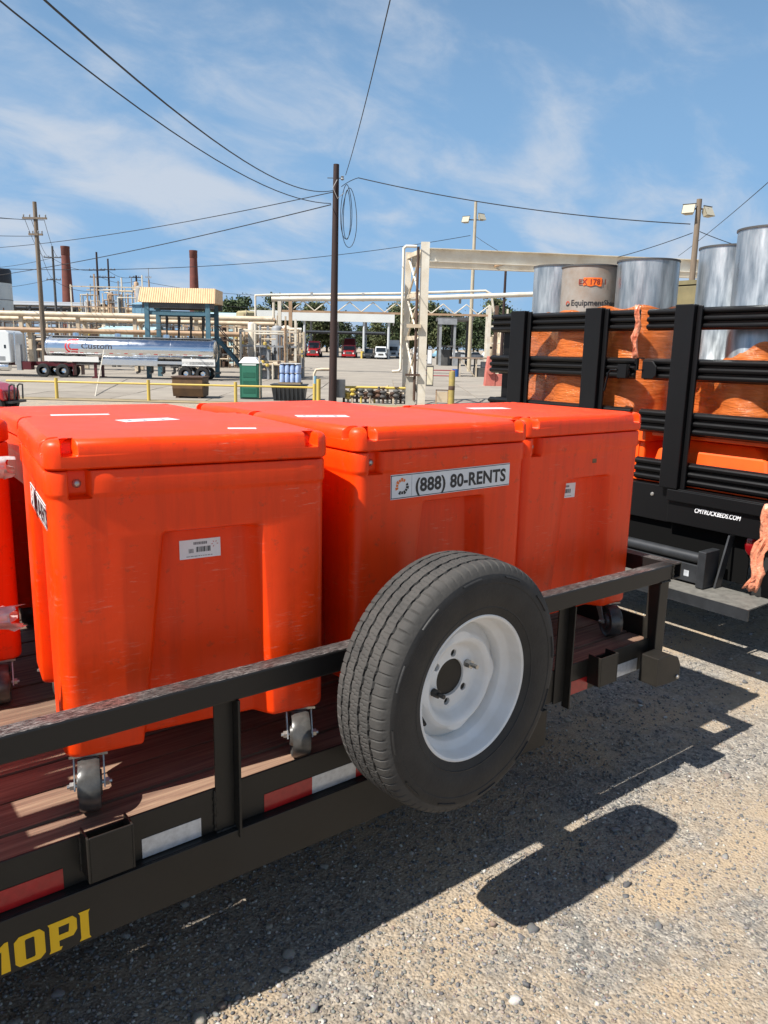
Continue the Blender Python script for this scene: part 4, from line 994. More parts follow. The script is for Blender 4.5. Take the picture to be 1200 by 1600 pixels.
ribbon('film_tail', 'narrow twisted strip of film hanging over the top slat between the rear gates', [(3.955, 2.752+.006*math.sin(i*1.2), 2.07-.03*i) for i in range(11)], .036, 9)

# ------------------------------------------------------------------ plant yard behind (u right, v ahead, z up, metres)
# local frame of a yard thing: x = right, y = ahead, z = up, origin on the ground at its base
def bxp(name, parent, x0, y0_, z0, x1, y1_, z1, m_, bevel=0.): return MB().box(x0, y0_, z0, x1, y1_, z1).build(name, m_, parent, bevel=bevel)
def tb(name, parent, pts, r, m_, n=8): return MB().tube(pts, r, n).build(name, m_, parent, smooth=40)

# yellow pipe barrier
fe = ything('pipe_barrier', 'yellow pipe barrier along the near edge of the concrete yard', 'barrier', -12, 40)
for u_ in (-17.03, -12.28, -7.79, -3.73): tb('post', fe, [(u_+12, 0, 0), (u_+12, 0, 1.08)], .085, YELLOW, 12)
for a, b in ((-19.6, -17.1), (-16.95, -12.36), (-12.2, -7.87), (-7.71, -3.81)): tb('rail', fe, [(a+12, 0, .88), (b+12, 0, .88)], .05, YELLOW, 10)

# tractor unit and tanker trailer
WHL = MB().lathe([(.28, -.14), (.40, -.15), (.49, -.14), (.515, -.10), (.515, .10), (.49, .14), (.40, .15), (.28, .14)], 32, X=RX(R(90))).mesh('tyre', RUBBER, smooth=40)
WHR = MB().lathe([(.29, -.12), (.27, -.145), (.25, -.06), (.15, -.03), (.13, -.13), (0, -.14)], 28, X=RX(R(90))).mesh('rim', CHROME, smooth=40)
def lorry_wheel(parent, x, y, z=.515):
    e_ = bpy.data.objects.new('wheel', None); COL.objects.link(e_); e_.parent = parent; e_.location = (x, y, z); link('tyre', WHL, e_); link('rim', WHR, e_); return e_
ta = ything('tractor_unit', 'white sleeper-cab tractor unit with maroon frame, coupled to the polished tanker', 'truck', -26, 60)
cabp = [(-7.6, .75), (-7.6, 2.0), (-6.6, 2.15), (-6.0, 2.9), (-5.3, 3.35), (-2.6, 3.42), (-2.35, 3.2), (-2.30, 1.05), (-2.6, 1.0), (-5.6, 1.0), (-5.6, .75)]
MB().prism(cabp, -1.2, 1.2, X=Matrix(((1, 0, 0, 0), (0, 0, -1, 0), (0, 1, 0, 0), (0, 0, 0, 1)))).build('sleeper_cab', WHITEPAINT, ta, bevel=.08)
bxp('side_window', ta, -5.5, -1.215, 2.0, -4.6, -1.203, 2.7, GLASSDK); bxp('bunk_hatch', ta, -3.2, -1.212, 1.2, -2.75, -1.203, 1.5, GREYSTEEL); bxp('bunk_vent', ta, -2.78, -1.214, 2.1, -2.64, -1.203, 2.35, GLASSDK)
bxp('door_seam', ta, -3.72, -1.206, 1.1, -3.70, -1.202, 2.4, GREYSTEEL)
tb('exhaust_stack', ta, [(-2.1, -.9, .9), (-2.1, -.9, 3.3)], .07, CHROME, 12); tb('exhaust_stack', ta, [(-2.1, .9, .9), (-2.1, .9, 3.3)], .07, CHROME, 12)
bxp('cab_steps', ta, -1.95, -1.15, .5, -1.6, -.8, 2.4, GREYSTEEL)
for y in (-.42, .42): bxp('frame_rail', ta, -5.2, y-.06, .85, 2.3, y+.06, 1.15, MAROON)
bxp('battery_box', ta, -1.6, -1.1, .55, -.9, -.5, 1.15, MAROON)
tb('fuel_tank', ta, [(-4.9, -.85, .72), (-2.6, -.85, .72)], .30, CHROME, 20); bxp('fifth_wheel', ta, .2, -.5, 1.16, 1.2, .5, 1.27, DARKSTEEL)
bxp('mud_flap', ta, 2.25, -1.1, .2, 2.3, -.5, 1.0, MAROON); bxp('mud_flap', ta, 2.25, .5, .2, 2.3, 1.1, 1.0, MAROON)
for x in (-.02, 1.46): lorry_wheel(ta, x, -.98); lorry_wheel(ta, x, .98)
for y in (-.98, .98): lorry_wheel(ta, -6.4, y)
tn = ything('tanker_trailer', 'polished aluminium tanker trailer with red and black lettering, parked under the tan roof', 'tanker', -26, 60)
CZ, CR = 2.20, .88
shell = MB().lathe([(0, -.02), (.55, .0), (.80, .08), (CR, .22), (CR, 12.68), (.80, 12.84), (.55, 12.92), (0, 12.94)], 48, X=T(0, 0, CZ) @ RY(R(90))); shell.build('tank_shell', CHROME, tn, smooth=30)
for x in (.25, 3.2, 6.4, 9.6, 12.6): MB().lathe([(CR-.01, -.03), (CR+.02, -.03), (CR+.02, .03), (CR-.01, .03)], 48, X=T(x, 0, CZ) @ RY(R(90))).build('tank_band', CHROME, tn, smooth=30)
bxp('catwalk', tn, .4, -.35, CZ+CR+.01, 12.6, .35, CZ+CR+.06, GREYSTEEL)
for x in (2.2, 5.4, 9.1): MB().lathe([(0, .26), (.22, .24), (.25, 0)], 20, X=T(x, 0, CZ+CR+.05)).build('hatch', CHROME, tn, smooth=40)
bxp('side_fairing', tn, .1, -1.0, 1.22, 4.2, -.93, 1.62, mat('white_fairing', (0.68, 0.67, 0.64), .4)); bxp('belly_trough', tn, 4.3, -.80, 1.0, 8.6, .80, 1.5, CHROME, .05)
bxp('hose_tray', tn, 6.6, -1.05, 1.18, 12.9, -.90, 1.40, CHROME); bxp('rear_fairing', tn, 10.5, -1.05, 1.10, 13.0, -.97, 1.62, mat('white_fairing', (0.68, 0.67, 0.64), .4))
for i in range(22):
    a = R(-20); y, z = -(CR+.004)*math.cos(a), CZ+(CR+.004)*math.sin(a); bxp('reflector', tn, .5+i*.56, y-.002, z-.035, .78+i*.56, y, z+.035, (REDTAPE, WHITETAPE)[i % 2])
for y in (-.42, .42): bxp('frame_rail', tn, 2.0, y-.06, .98, 12.8, y+.06, 1.2, DARKSTEEL)
for s_ in (-.75, .75): bxp('landing_leg', tn, 3.75, s_-.07, .12, 3.95, s_+.07, 1.15, MAROON); bxp('landing_foot', tn, 3.6, s_-.13, .02, 4.1, s_+.13, .12, MAROON)
for x in (7.0, 8.0, 8.9, 9.7): tb('outlet_pipe', tn, [(x, -.2, 1.1), (x, -.2, .55), (x, -.75, .5)], .10, DARKSTEEL)
for x in (10.72, 12.02): lorry_wheel(tn, x, -.98); lorry_wheel(tn, x, .98)
for x in (10.72, 12.02):
    arc = [(x+.62*math.cos(R(t)), z_) for t, z_ in ()]
    MB().add([(x+r_*math.cos(R(t)), y, .515+r_*math.sin(R(t))) for y in (-1.16, -.82) for r_ in (.60,) for t in range(15, 170, 15)], [(i, i+1, 11+i+1, 11+i) for i in range(10)]).build('mudguard', CHROME, tn)
bxp('rear_bumper', tn, 12.9, -1.1, .5, 13.0, 1.1, .65, DARKSTEEL)
# emblem and name on the tank side
em = MB(); ec = (2.25, 2.52)
def on_tank(x, z): dz = max(-.86, min(.86, z-CZ)); return (x, -math.sqrt(CR*CR-dz*dz)-.012, z)
def strip(poly):
    em.add([on_tank(x, z) for x, z in poly], [tuple(range(len(poly)))])
for r0, r1, cx_ in ((.52, .40, 2.1), (.32, .20, 2.15)):
    pts = [(math.cos(R(t)), math.sin(R(t))) for t in range(100, 261, 20)]
    for (a, b), (c, d) in zip(pts, pts[1:]): strip([(cx_+a*r1*.9, 2.38+b*r1), (cx_+a*r0*.9, 2.38+b*r0), (cx_+c*r0*.9, 2.38+d*r0), (cx_+c*r1*.9, 2.38+d*r1)])
    for sg in (1, -1): strip([(cx_, 2.38+sg*r0), (cx_, 2.38+sg*r1), (cx_+.5, 2.38+sg*r1), (cx_+.5, 2.38+sg*r0)])
em.build('emblem', mat('red_logo_paint', (0.55, 0.02, 0.03), .4), tn)
vs_, fs = text_geo('Custom', 1.0, bold=.012)
xm = max(v[0] for v in vs_)
MB().add([on_tank(2.85+x*2.35/xm, 2.20+z*.62) for x, z in vs_], fs).build('lettering', mat('dark_logo_paint', (0.04, 0.035, 0.04), .4), tn)

# covered loading rack over the tanker
lr = ything('loading_rack', 'loading rack with tan corrugated roof on teal steel columns above the tanker', 'loading rack', -16.35, 62.6); lr.scale = (1.08, 1.0, 1.06)
TAN = mat('tan_corrugated_sheet', (0.66, 0.46, 0.25), .6, col2=(0.52, 0.34, 0.18), vscale=3, stretch=(1, 1, .3))
nrib = 34; wv = 5.35
for sgn in (0,):
    V = []; F = []
    for i in range(nrib*4+1):
        x = -2.6+wv*i/(nrib*4); dz = (.0, .035, .035, .0)[i % 4]
        V += [(x-.06+.12*(i/(nrib*4)), -1.85-dz, 5.42), (x, -1.30-dz, 6.50)]
    for i in range(nrib*4): F += [(i*2, i*2+2, i*2+3, i*2+1)]
    MB().add(V, F).build('roof_sheet', TAN, lr)
bxp('roof_core', lr, -2.58, -1.28, 5.47, 2.72, 1.6, 6.49, TAN)
bxp('eave_beam', lr, -2.4, -1.70, 5.05, 2.7, -1.50, 5.46, DARKSTEEL); bxp('eave_beam', lr, -2.4, 1.30, 5.05, 2.7, 1.50, 5.46, DARKSTEEL)
for x in (-2.1, 2.25):
    for y in (-1.6, 1.4): bxp('column', lr, x-.16, y-.12, 0, x+.16, y+.12, 5.45, TEAL)
bxp('tie_beam', lr, -2.1, -1.58, 4.55, 2.25, -1.46, 4.85, TEAL); bxp('tie_beam', lr, -2.1, 1.36, 4.55, 2.25, 1.48, 4.85, TEAL)
bxp('platform', lr, -2.1, .3, 2.9, 2.25, 1.36, 3.0, DARKSTEEL)
for z in (3.5, 4.0): bxp('guard_rail', lr, -2.0, .3, z, 2.2, .34, z+.05, DARKSTEEL)
for x in (-1.4, -.5, .4, 1.3): tb('loading_arm', lr, [(x, 1.0, 2.9), (x, 1.0, 4.6), (x+.3, .2, 4.4), (x+.35, -.3, 3.6)], .07, DARKSTEEL)
for y in (.3, 1.2): MB().add([(2.3, y, 3.0), (2.55, y, 3.05), (5.15, y, .05), (4.85, y, .0), (2.3, y+.06, 3.0), (2.55, y+.06, 3.05), (5.15, y+.06, .05), (4.85, y+.06, .0)], [(0, 3, 2, 1), (4, 5, 6, 7), (0, 1, 5, 4), (1, 2, 6, 5), (2, 3, 7, 6), (3, 0, 4, 7)]).build('stair_stringer', TEAL, lr)
for i in range(12): bxp('stair_tread', lr, 2.45+i*.215, .36, 2.86-i*.245, 2.70+i*.215, 1.2, 2.90-i*.245, DARKSTEEL)
for y in (.3, 1.2): tb('stair_handrail', lr, [(2.35, y, 4.0), (4.95, y, 1.0), (4.95, y, .2)], .035, DARKSTEEL)

# long pipe rack
def pipe_rack(name, label, u0, u1, v, posts, pipes, mp_=CREAM, depth=1.6):
    t = ything(name, label, 'pipe rack', u0, v)
    for u_ in posts:
        for y in (0, depth): bxp('post', t, u_-u0-.16, y-.14, 0, u_-u0+.16, y+.14, max(p[0] for p in pipes)+.1, mp_)
        bxp('cross_beam', t, u_-u0-.13, .15, max(p[0] for p in pipes)-.75, u_-u0+.13, depth-.15, max(p[0] for p in pipes)-.5, mp_)
    for z, y, r, m_ in pipes: tb('pipe', t, [(0, y, z), (u1-u0, y, z)], r, m_, 12)
    return t
BROWNP = mat('rust_stained_pipe', (0.45, 0.31, 0.19), .65, col2=(0.28, 0.17, 0.10), vscale=.9, detail=9)
pipe_rack('pipe_rack', 'cream pipe rack with two decks of pipes behind the tanker', -52, -10.5, 72, (-46.5, -40, -33.5, -28.3, -23.1, -17.5, -12.5),
          [(4.95, -.2, .24, CREAM), (4.55, .9, .20, CREAM), (4.95, 1.5, .16, BROWNP), (3.55, -.2, .20, BROWNP), (3.45, .6, .14, CREAM), (3.55, 1.4, .2, CREAM)])
pipe_rack('low_pipe_rack', 'lower pipe rack of thin cream lines between tractor and plant', -60, -21, 80, (-52, -44, -36, -28, -22), [(2.6, 0, .13, CREAM), (2.2, .5, .10, BROWNP), (1.6, 0, .12, CREAM), (2.9, 1.0, .1, GREYSTEEL)], DARKSTEEL)

# process units: vessels, columns, platforms and pipes
def process_unit(name, label, u0, u1, v, zmax, seed, cols, nv=5, npz=34, depth=6.):
    rg = random.Random(seed); t = ything(name, label, 'process plant', u0, v); w_ = u1-u0
    for x in np.linspace(0.2, w_-.2, max(3, int(w_/2.2))):
        for y in (0, depth): bxp('column', t, x-.09, y-.09, 0, x+.09, y+.09, zmax*rg.uniform(.75, 1), rg.choice(cols))
    for z in np.arange(1.4, zmax*.9, zmax*.24): bxp('platform_beam', t, .1, -.11, z, w_-.1, -.0, z+.14, rg.choice(cols)); bxp('platform_beam', t, .1, depth+.1, z, w_-.1, depth+.2, z+.14, rg.choice(cols))
    for i in range(nv):
        x = rg.uniform(.5, w_-.5); y = rg.uniform(.8, depth-.8); r_ = rg.uniform(.25, .6); h = zmax*rg.uniform(.45, .95)
        MB().lathe([(0, 0), (r_, 0.0), (r_, h-r_*.5), (r_*.8, h-r_*.2), (r_*.35, h), (0, h)], 20, X=T(x, y, .0)).build('vessel', rg.choice(cols), t, smooth=40)
    for i in range(npz):
        r_ = rg.choice((.05, .07, .09, .12)); x = rg.uniform(0, w_); y = rg.uniform(-.4, depth*.8); z = rg.uniform(.4, zmax*.85); x2 = min(w_, max(0, x+rg.uniform(-2.6, 2.6))); z2 = rg.uniform(.3, zmax)
        k_ = rg.random()
        pts = [(x, y, z), (x2, y, z)] if k_ < .35 else [(x, y, 0.05), (x, y, z2)] if k_ < .6 else [(x, y, .1), (x, y, z), (x2, y, z), (x2, y, z2)]
        if abs(x-x2) < .2 and k_ < .35: pts = [(x, y, z), (x, y+1.5, z)]
        tb('pipe', t, pts, r_, rg.choice(cols), 7)
    for i in range(npz//6):
        x = rg.uniform(.3, w_-.3); z = rg.uniform(.6, zmax*.6); y = rg.uniform(-.4, .3)
        MB().lathe([(.10, -.12), (.14, -.08), (.14, .08), (.10, .12)], 12, X=T(x, y, z)).build('valve', rg.choice((RUST, YELLOW, DARKSTEEL)), t, smooth=40)
    return t
PC = [CREAM, CREAM, BROWNP, CREAMW, GREYSTEEL]
process_unit('process_skid', 'cream process skid crowded with pipes behind the green portable toilet', -12.0, -7.2, 63, 4.9, 3, PC, 7, 100)
process_unit('process_unit', 'rust-brown process pipework right behind the loading rack roof', -22, -11.5, 84, 6.0, 8, [DARKSTEEL, RUST, BROWNP, CREAM], 7, 90)
process_unit('process_unit', 'tall cream and grey process structure left of the brown chimney poles', -45, -34.5, 112, 11.5, 12, [CREAM, GREYSTEEL, CREAMW, BROWNP], 9, 90)
process_unit('process_unit', 'low dark process steelwork behind the tractor unit', -62, -44, 100, 6.5, 17, [DARKSTEEL, GREYSTEEL, RUST, CREAM], 8, 96)
process_unit('process_unit', 'grey and cream process steelwork behind the tanker', -40, -24, 92, 6.2, 27, [DARKSTEEL, GREYSTEEL, CREAM, RUST], 8, 110)
process_unit('process_unit', 'white pipework tower beside the right-hand end of the pipe bridge', 10.6, 14.6, 84, 7.4, 31, [CREAMW, CREAM, GREYSTEEL], 3, 22, 3.)
# open grey steel building
gb = ything('steel_building', 'open grey multi-storey steel building below the tall brick chimney', 'building', -74, 150)
for x in range(0, 20, 3):
    for y in (0, 7): bxp('column', gb, x-.15, y-.15, 0, x+.15, y+.15, 8.3, GREYSTEEL)
for z in (2.2, 4.1, 6.0, 7.6): bxp('floor_deck', gb, -.3, -.4, z, 18.6, 7.4, z+.28, DARKSTEEL); bxp('handrail', gb, -.3, -.42, z+1.15, 18.6, -.36, z+1.22, GREYSTEEL)
V = [(-1, -.8, 8.3), (19, -.8, 8.3), (19, 3.5, 9.2), (-1, 3.5, 9.2), (19, 7.8, 8.3), (-1, 7.8, 8.3)]; MB().add(V, [(0, 1, 2, 3), (3, 2, 4, 5)]).build('roof', mat('grey_roof_sheet', (0.30, 0.31, 0.32), .5), gb)
for i in range(7): bxp('brace', gb, i*2.7, -.2, 0.5, i*2.7+.15, -.05, 8, DARKSTEEL)
def shed(name, label, u0, u1, v, h, m_, d=6, roofm=None):
    t = ything(name, label, 'building', u0, v); w_ = u1-u0
    bxp('wall', t, 0, 0, 0, w_, d, h, m_); MB().add([(-.2, -.2, h+.02), (w_+.2, -.2, h+.02), (w_+.2, d/2, h+.5), (-.2, d/2, h+.5), (w_+.2, d+.2, h+.02), (-.2, d+.2, h+.02)], [(0, 1, 2, 3), (3, 2, 4, 5)]).build('roof', roofm or m_, t)
    for i in range(int(w_/.9)): bxp('wall_rib', t, .3+i*.9, -.03, .1, .36+i*.9, -.001, h-.1, m_)
    return t
PALE = mat('pale_blue_cladding', (0.40, 0.58, 0.62), .5, var=.1, vscale=.6)
BLUE2 = mat('weathered_blue_cladding', (0.16, 0.30, 0.40), .5, var=.25, vscale=.8)
shed('clad_shed', 'pale blue clad shed right of the tan roof', -23.5, -18.8, 100, 5.9, PALE)
shed('clad_shed', 'weathered blue clad shed left of the tan roof', -34, -30.5, 105, 7.2, BLUE2)
shed('clad_shed', 'low pale blue tank house behind the pipe rack', -33, -27, 90, 3.8, PALE)
shed('tan_block', 'tan rendered building block behind the twin poles', -53.5, -44.5, 140, 7.6, mat('tan_render', (0.50, 0.38, 0.24), .8, var=.15, vscale=.4))
sg_ = ything('settling_tank', 'olive striped tank beside the pale blue shed', 'tank', -17.4, 97)
MB().lathe([(1.25, 0), (1.25, 6.2), (1.0, 6.4), (0, 6.5)], 28).build('tank_shell', mat('olive_cream_tank', (0.42, 0.36, 0.20), .6, col2=(0.26, 0.22, 0.12), vscale=2, stretch=(3, 3, .2)), sg_, smooth=40)
tb('ladder', sg_, [(.2, -1.3, 0), (.2, -1.3, 6.5)], .05, CREAM)
wt = ything('storage_tank', 'pale storage tank with a black band at its top', 'tank', -54.4, 110)
MB().lathe([(2.1, 0), (2.1, 9.8)], 36).build('tank_shell', mat('pale_tank_paint', (0.55, 0.58, 0.57), .5, var=.1, vscale=.5), wt, smooth=40)
MB().lathe([(2.1, 9.82), (2.12, 9.84), (2.12, 11.5), (2.0, 11.7), (0, 11.9)], 36).build('top_band', INK, wt, smooth=40); tb('vent_pipe', wt, [(1.0, -.6, 11.6), (1.0, -.6, 15.5)], .12, RUST)
for z in (2.5, 5, 7.5): MB().lathe([(2.1, z), (2.14, z+.02), (2.14, z+.12), (2.1, z+.14)], 36).build('hoop', GREYSTEEL, wt, smooth=40)
# brick chimneys
def chimney(label, u_, v, r0, r1, h):
    t = ything('brick_chimney', label, 'chimney', u_, v)
    MB().lathe([(r0, 0), (r1, h-2.4)], 24).build('shaft', BRICKM, t, smooth=50); MB().lathe([(r1, h-2.38), (r1*1.06, h-2.3), (r1*1.06, h-.6), (r1*1.10, h-.5), (r1*1.10, h), (r1*.8, h), (r1*.8, h-1.5), (0, h-1.5)], 24).build('crown', mat('chimney_crown_brick', (0.12, 0.04, 0.03), .85, var=.2, vscale=.8), t, smooth=50)
chimney('tall tapering brick chimney above the grey steel building', -88.9, 220, 1.9, 1.10, 26.4)
chimney('brick chimney rising behind the tan loading-rack roof', -63.6, 260, 1.9, 1.20, 30.2)
# poles
def upole(name, label, u_, v, h, r0, r1, m_, arms=(), lean=0.0, group=None):
    t = ything(name, label, 'utility pole', u_, v, group=group)
    MB().tube([(0, 0, -.2), (lean*h*.5, 0, h*.5), (lean*h, 0, h)], [r0, (r0+r1)/2, r1], 12).build('shaft', m_, t, smooth=50)
    for z, L_, w_ in arms:
        bxp('crossarm', t, lean*z-L_/2, -.22, z, lean*z+L_/2, -.10, z+.14, m_)
        for f in (-.45, -.2, .2, .45): MB().lathe([(.03, 0), (.06, .05), (.05, .12), (.07, .17), (.03, .22)], 8, X=T(lean*z+f*L_, -.16, z+.142)).build('insulator', GREYSTEEL, t, smooth=40)
    return t
upole('utility_pole', 'tall weathered grey pole with crossarm rising in front of the pipe rack', -27.6, 63, 13.2, .21, .15, POLEWOOD, ((11.9, 1.9, 1), (10.7, 1.1, 1)), lean=-.002)
upole('utility_pole', 'dark utility pole left of the tall brick chimney, two crossarms', -50.4, 120, 15.9, .22, .15, DARKSTEEL, ((14.2, 2.6, 1), (11.0, 2.2, 1)), group='far utility poles')
upole('utility_pole', 'dark utility pole carrying transformers, taller of the close pair', -47.5, 130, 16.2, .22, .15, POLEDARK, ((13.3, 2.6, 1), (10.5, 2.6, 1), (12.2, 2.4, 1)), group='far utility poles')
upole('utility_pole', 'slim dark pole with short arms beside the transformer pole', -45.7, 130, 15.2, .20, .13, POLEDARK, ((13.4, 2.4, 1), (12.2, 2.2, 1)), group='far utility poles')
upole('utility_pole', 'short dark pole left of the tan roof', -41.2, 130, 12.7, .20, .14, POLEDARK, ((12.3, 2.2, 1), (10.0, 2.0, 1)), group='far utility poles')
upole('lattice_mast', 'thin grey mast standing beyond the tan roof', -42.2, 140, 14.7, .12, .06, GREYSTEEL, ((13.0, 1.0, 1),), group='far utility poles')
dp = upole('utility_pole', 'dark red-brown utility pole with hanging wire coil beside the valve manifold', -2.86, 41, 11.85, .215, .145, POLEDARK, (), lean=.0075)
MB().tube([(-.35, -.02, 11.2), (.45, -.02, 11.2)], .02, 6).build('through_bolt', DARKSTEEL, dp); MB().lathe([(.05, 0), (.10, .04), (.05, .12), (.09, .17), (.03, .2)], 10, X=T(.40, -.02, 11.11)).build('insulator', GREYSTEEL, dp, smooth=40)
for k_, (a, b, cx_) in enumerate(((.32, 1.30, .62), (.20, 1.18, .66), (.42, 1.42, .78))):
    pts = [(cx_+a*math.sin(t)*(.6+.4*math.sin(t/2)), -.1-.05*k_, 9.6+b*math.cos(t)-.15*k_) for t in np.linspace(0, 2*math.pi, 26)]
    MB().tube(pts, .018, 5).build('wire_coil', WIREM, dp)
MB().tube([(.15, -.16, 11.1), (-.05, -.24, 10.7), (.18, -.24, 10.2), (.5, -.12, 10.5)], .018, 5).build('drop_lead', mat('grey_cable', (0.3, 0.3, 0.3), .6), dp)
def flood(parent, x, y, z, rz, w_=.55):
    e_ = bpy.data.objects.new('floodlight', None); COL.objects.link(e_); e_.parent = parent; e_.location = (x, y, z); e_.rotation_euler = (R(-28), 0, rz)
    V = [(-w_/2, 0, -w_*.42), (w_/2, 0, -w_*.42), (w_/2, 0, w_*.42), (-w_/2, 0, w_*.42), (-w_*.28, w_*.5, -w_*.24), (w_*.28, w_*.5, -w_*.24), (w_*.28, w_*.5, w_*.24), (-w_*.28, w_*.5, w_*.24)]
    MB().add(V, [(0, 1, 5, 4), (1, 2, 6, 5), (2, 3, 7, 6), (3, 0, 4, 7), (4, 5, 6, 7)]).build('housing', mat('aged_floodlight_shell', (0.42, 0.38, 0.28), .5, var=.2, vscale=5), e_, bevel=.02)
    bxp('lens', e_, -w_*.46, -.012, -w_*.38, w_*.46, -.002, w_*.38, mat('clear_lamp_lens', (0.42, 0.39, 0.30), .12)); bxp('visor', e_, -w_*.53, -.03, w_*.43, w_*.53, .03, w_*.46, DARKSTEEL)
fp = upole('floodlight_pole', 'wooden pole with two large floodlights rising behind the drums on the truck', 13.65, 36, 9.72, .16, .115, POLEWOOD, (), lean=-.006)
flood(fp, -.52, -.05, 9.30, R(-35)); flood(fp, .42, -.05, 9.22, R(30)); bxp('bracket_arm', fp, -.40, -.05, 9.28, .36, .0, 9.34, DARKSTEEL)
lp = upole('floodlight_pole', 'slender cream lighting pole with two small floodlights beyond the white gantry', 9.4, 90, 18.45, .24, .16, mat('tan_steel_pole', (0.42, 0.36, 0.26), .6, var=.15, vscale=1), (), lean=-.002)
flood(lp, -1.1, -.1, 16.6, R(-30), .9); flood(lp, .75, -.1, 16.9, R(35), .9); bxp('bracket_arm', lp, -1.0, -.06, 16.5, .8, 0, 16.62, DARKSTEEL)
upole('utility_pole', 'dark slim pole next to the left end of the rack gate', 11.6, 80, 10.4, .18, .12, POLEDARK, ())

# skip, toilet, pallet tank, tub, all just past the barrier
dm = ything('dumpster', 'rusty brown dumpster standing on the concrete behind the barrier', 'dumpster', -10.75, 42.6)
MB().prism([(-.62, .12), (.62, .12), (.75, .55), (.75, 1.12), (-.75, 1.12), (-.75, .55)], -.82, .82, X=Matrix(((0, 0, 1, 0), (1, 0, 0, 0), (0, 1, 0, 0), (0, 0, 0, 1)))).build('tub', mat('brown_skip_paint', (0.075, 0.042, 0.022), .7, col2=(0.14, 0.075, 0.03), vscale=2.2), dm, bevel=.02)
bxp('lid', dm, -.86, -.80, 1.125, .86, .80, 1.19, RUST); bxp('side_pocket', dm, -.92, -.5, .65, -.83, .5, .82, RUST); bxp('side_pocket', dm, .83, -.5, .65, .92, .5, .82, RUST)
for x in (-.6, .6): bxp('skid', dm, x-.08, -.6, 0, x+.08, .6, .119, RUST)
pt = ything('portable_toilet', 'green portable toilet with white roof behind the barrier', 'portable toilet', -7.48, 42.8)
GRN = mat('dark_green_polymer', (0.012, 0.10, 0.060), .5, var=.15, vscale=2); GRN2 = mat('green_polymer_trim', (0.025, 0.15, 0.095), .5)
bxp('cabin', pt, -.52, -.52, .08, .52, .52, 1.96, GRN, .03); bxp('skid', pt, -.50, -.50, 0, .50, .50, .079, DARKSTEEL)
bxp('door', pt, -.40, -.545, .14, .40, -.522, 1.80, GRN2)
for z in (.35, .75, 1.2): bxp('door_panel', pt, -.33, -.556, z, .33, -.546, z+.26, GRN)
bxp('sign_strip', pt, -.38, -.550, 1.83, .38, -.524, 1.93, mat('pale_sign_strip', (0.50, 0.56, 0.52), .5))
MB().add([(-.56, -.56, 1.965), (.56, -.56, 1.965), (.56, .56, 1.965), (-.56, .56, 1.965), (-.30, -.35, 2.28), (.30, -.35, 2.28), (.30, .35, 2.28), (-.30, .35, 2.28)], [(0, 1, 5, 4), (1, 2, 6, 5), (2, 3, 7, 6), (3, 0, 4, 7), (4, 5, 6, 7)]).build('roof', mat('white_translucent_roof', (0.74, 0.75, 0.74), .5), pt, bevel=.03)
tb('vent_pipe', pt, [(.55, -.45, .1), (.55, -.45, 2.35)], .045, CREAM)
tub_ = ything('stock_tank', 'black rectangular poly tub under the blue drum stack', 'tub', -5.3, 42.4)
BLK = mat('black_polymer', (0.02, 0.022, 0.024), .5, var=.2, vscale=3)
MB().add([(-.80, -.6, 0), (.80, -.6, 0), (.80, .6, 0), (-.80, .6, 0), (-.92, -.68, .84), (.92, -.68, .84), (.92, .68, .84), (-.92, .68, .84)], [(3, 2, 1, 0), (0, 1, 5, 4), (1, 2, 6, 5), (2, 3, 7, 6), (3, 0, 4, 7), (4, 5, 6, 7)]).build('shell', BLK, tub_, bevel=.03)
bxp('rim', tub_, -.97, -.73, .842, .97, .73, .90, BLK, .02)
for i in range(7): bxp('rib', tub_, -.72+i*.23, -.70, .1, -.66+i*.23, -.625, .82, BLK)
ib = ything('blue_drum_stack', 'stack of pale blue jugs shrink-wrapped on a pallet, set on the black tub', 'jug stack', -5.25, 42.4, gz(42.4)+.902)
JUG = mat('pale_blue_translucent', (0.20, 0.32, 0.62), .25, col2=(0.42, 0.50, 0.66), vscale=5, coat=.3)
bxp('pallet', ib, -.60, -.5, 0, .60, .5, .09, mat('pallet_timber', (0.3, 0.22, 0.13), .8))
for k_ in range(2):
    for i in range(4):
        for j in range(3): MB().lathe([(0, 0), (.125, .01), (.13, .06), (.13, .36), (.10, .44), (.04, .47), (.04, .49), (0, .49)], 14, X=T(-.42+i*.28, -.32+j*.32, .095+k_*.495)).build('jug', JUG, ib, smooth=40)
bxp('top_sheet', ib, -.55, -.47, 1.09, .55, .47, 1.11, WHITEPRINT)

# valve manifold at the foot of the dark pole
mf = ything('valve_manifold', 'low manifold of yellow and rusty valves and pipes between dark pole and white gantry', 'valve manifold', -3.2, 41.6)
rg = random.Random(4)
for z, m_ in ((.55, CREAM), (.85, YELLOW), (.30, DARKSTEEL)): tb('header_pipe', mf, [(.9, 0, z), (4.2, 0, z)], .07, m_, 10)
for i in range(15):
    x = .9+i*.235; h = rg.uniform(.6, 1.35); m_ = rg.choice((RUST, DARKSTEEL, YELLOW, CREAM, DARKSTEEL)); y = rg.uniform(-.35, .3)
    tb('riser', mf, [(x, y, 0), (x, y, h)], .065, m_)
    MB().lathe([(.09, -.2), (.19, -.15), (.19, -.09), (.11, -.05), (.11, .05), (.19, .09), (.19, .15), (.09, .2)], 12, X=T(x, y, rg.uniform(.35, h-.1))).build('valve_body', rg.choice((YELLOW, RUST, DARKSTEEL, GREYSTEEL)), mf, smooth=40)
    if i % 3 == 0: MB().lathe([(.10, 0), (.13, .02), (.13, .04), (.10, .05)], 14, X=T(x, y, h+.01)).build('handwheel', RUST, mf, smooth=40)
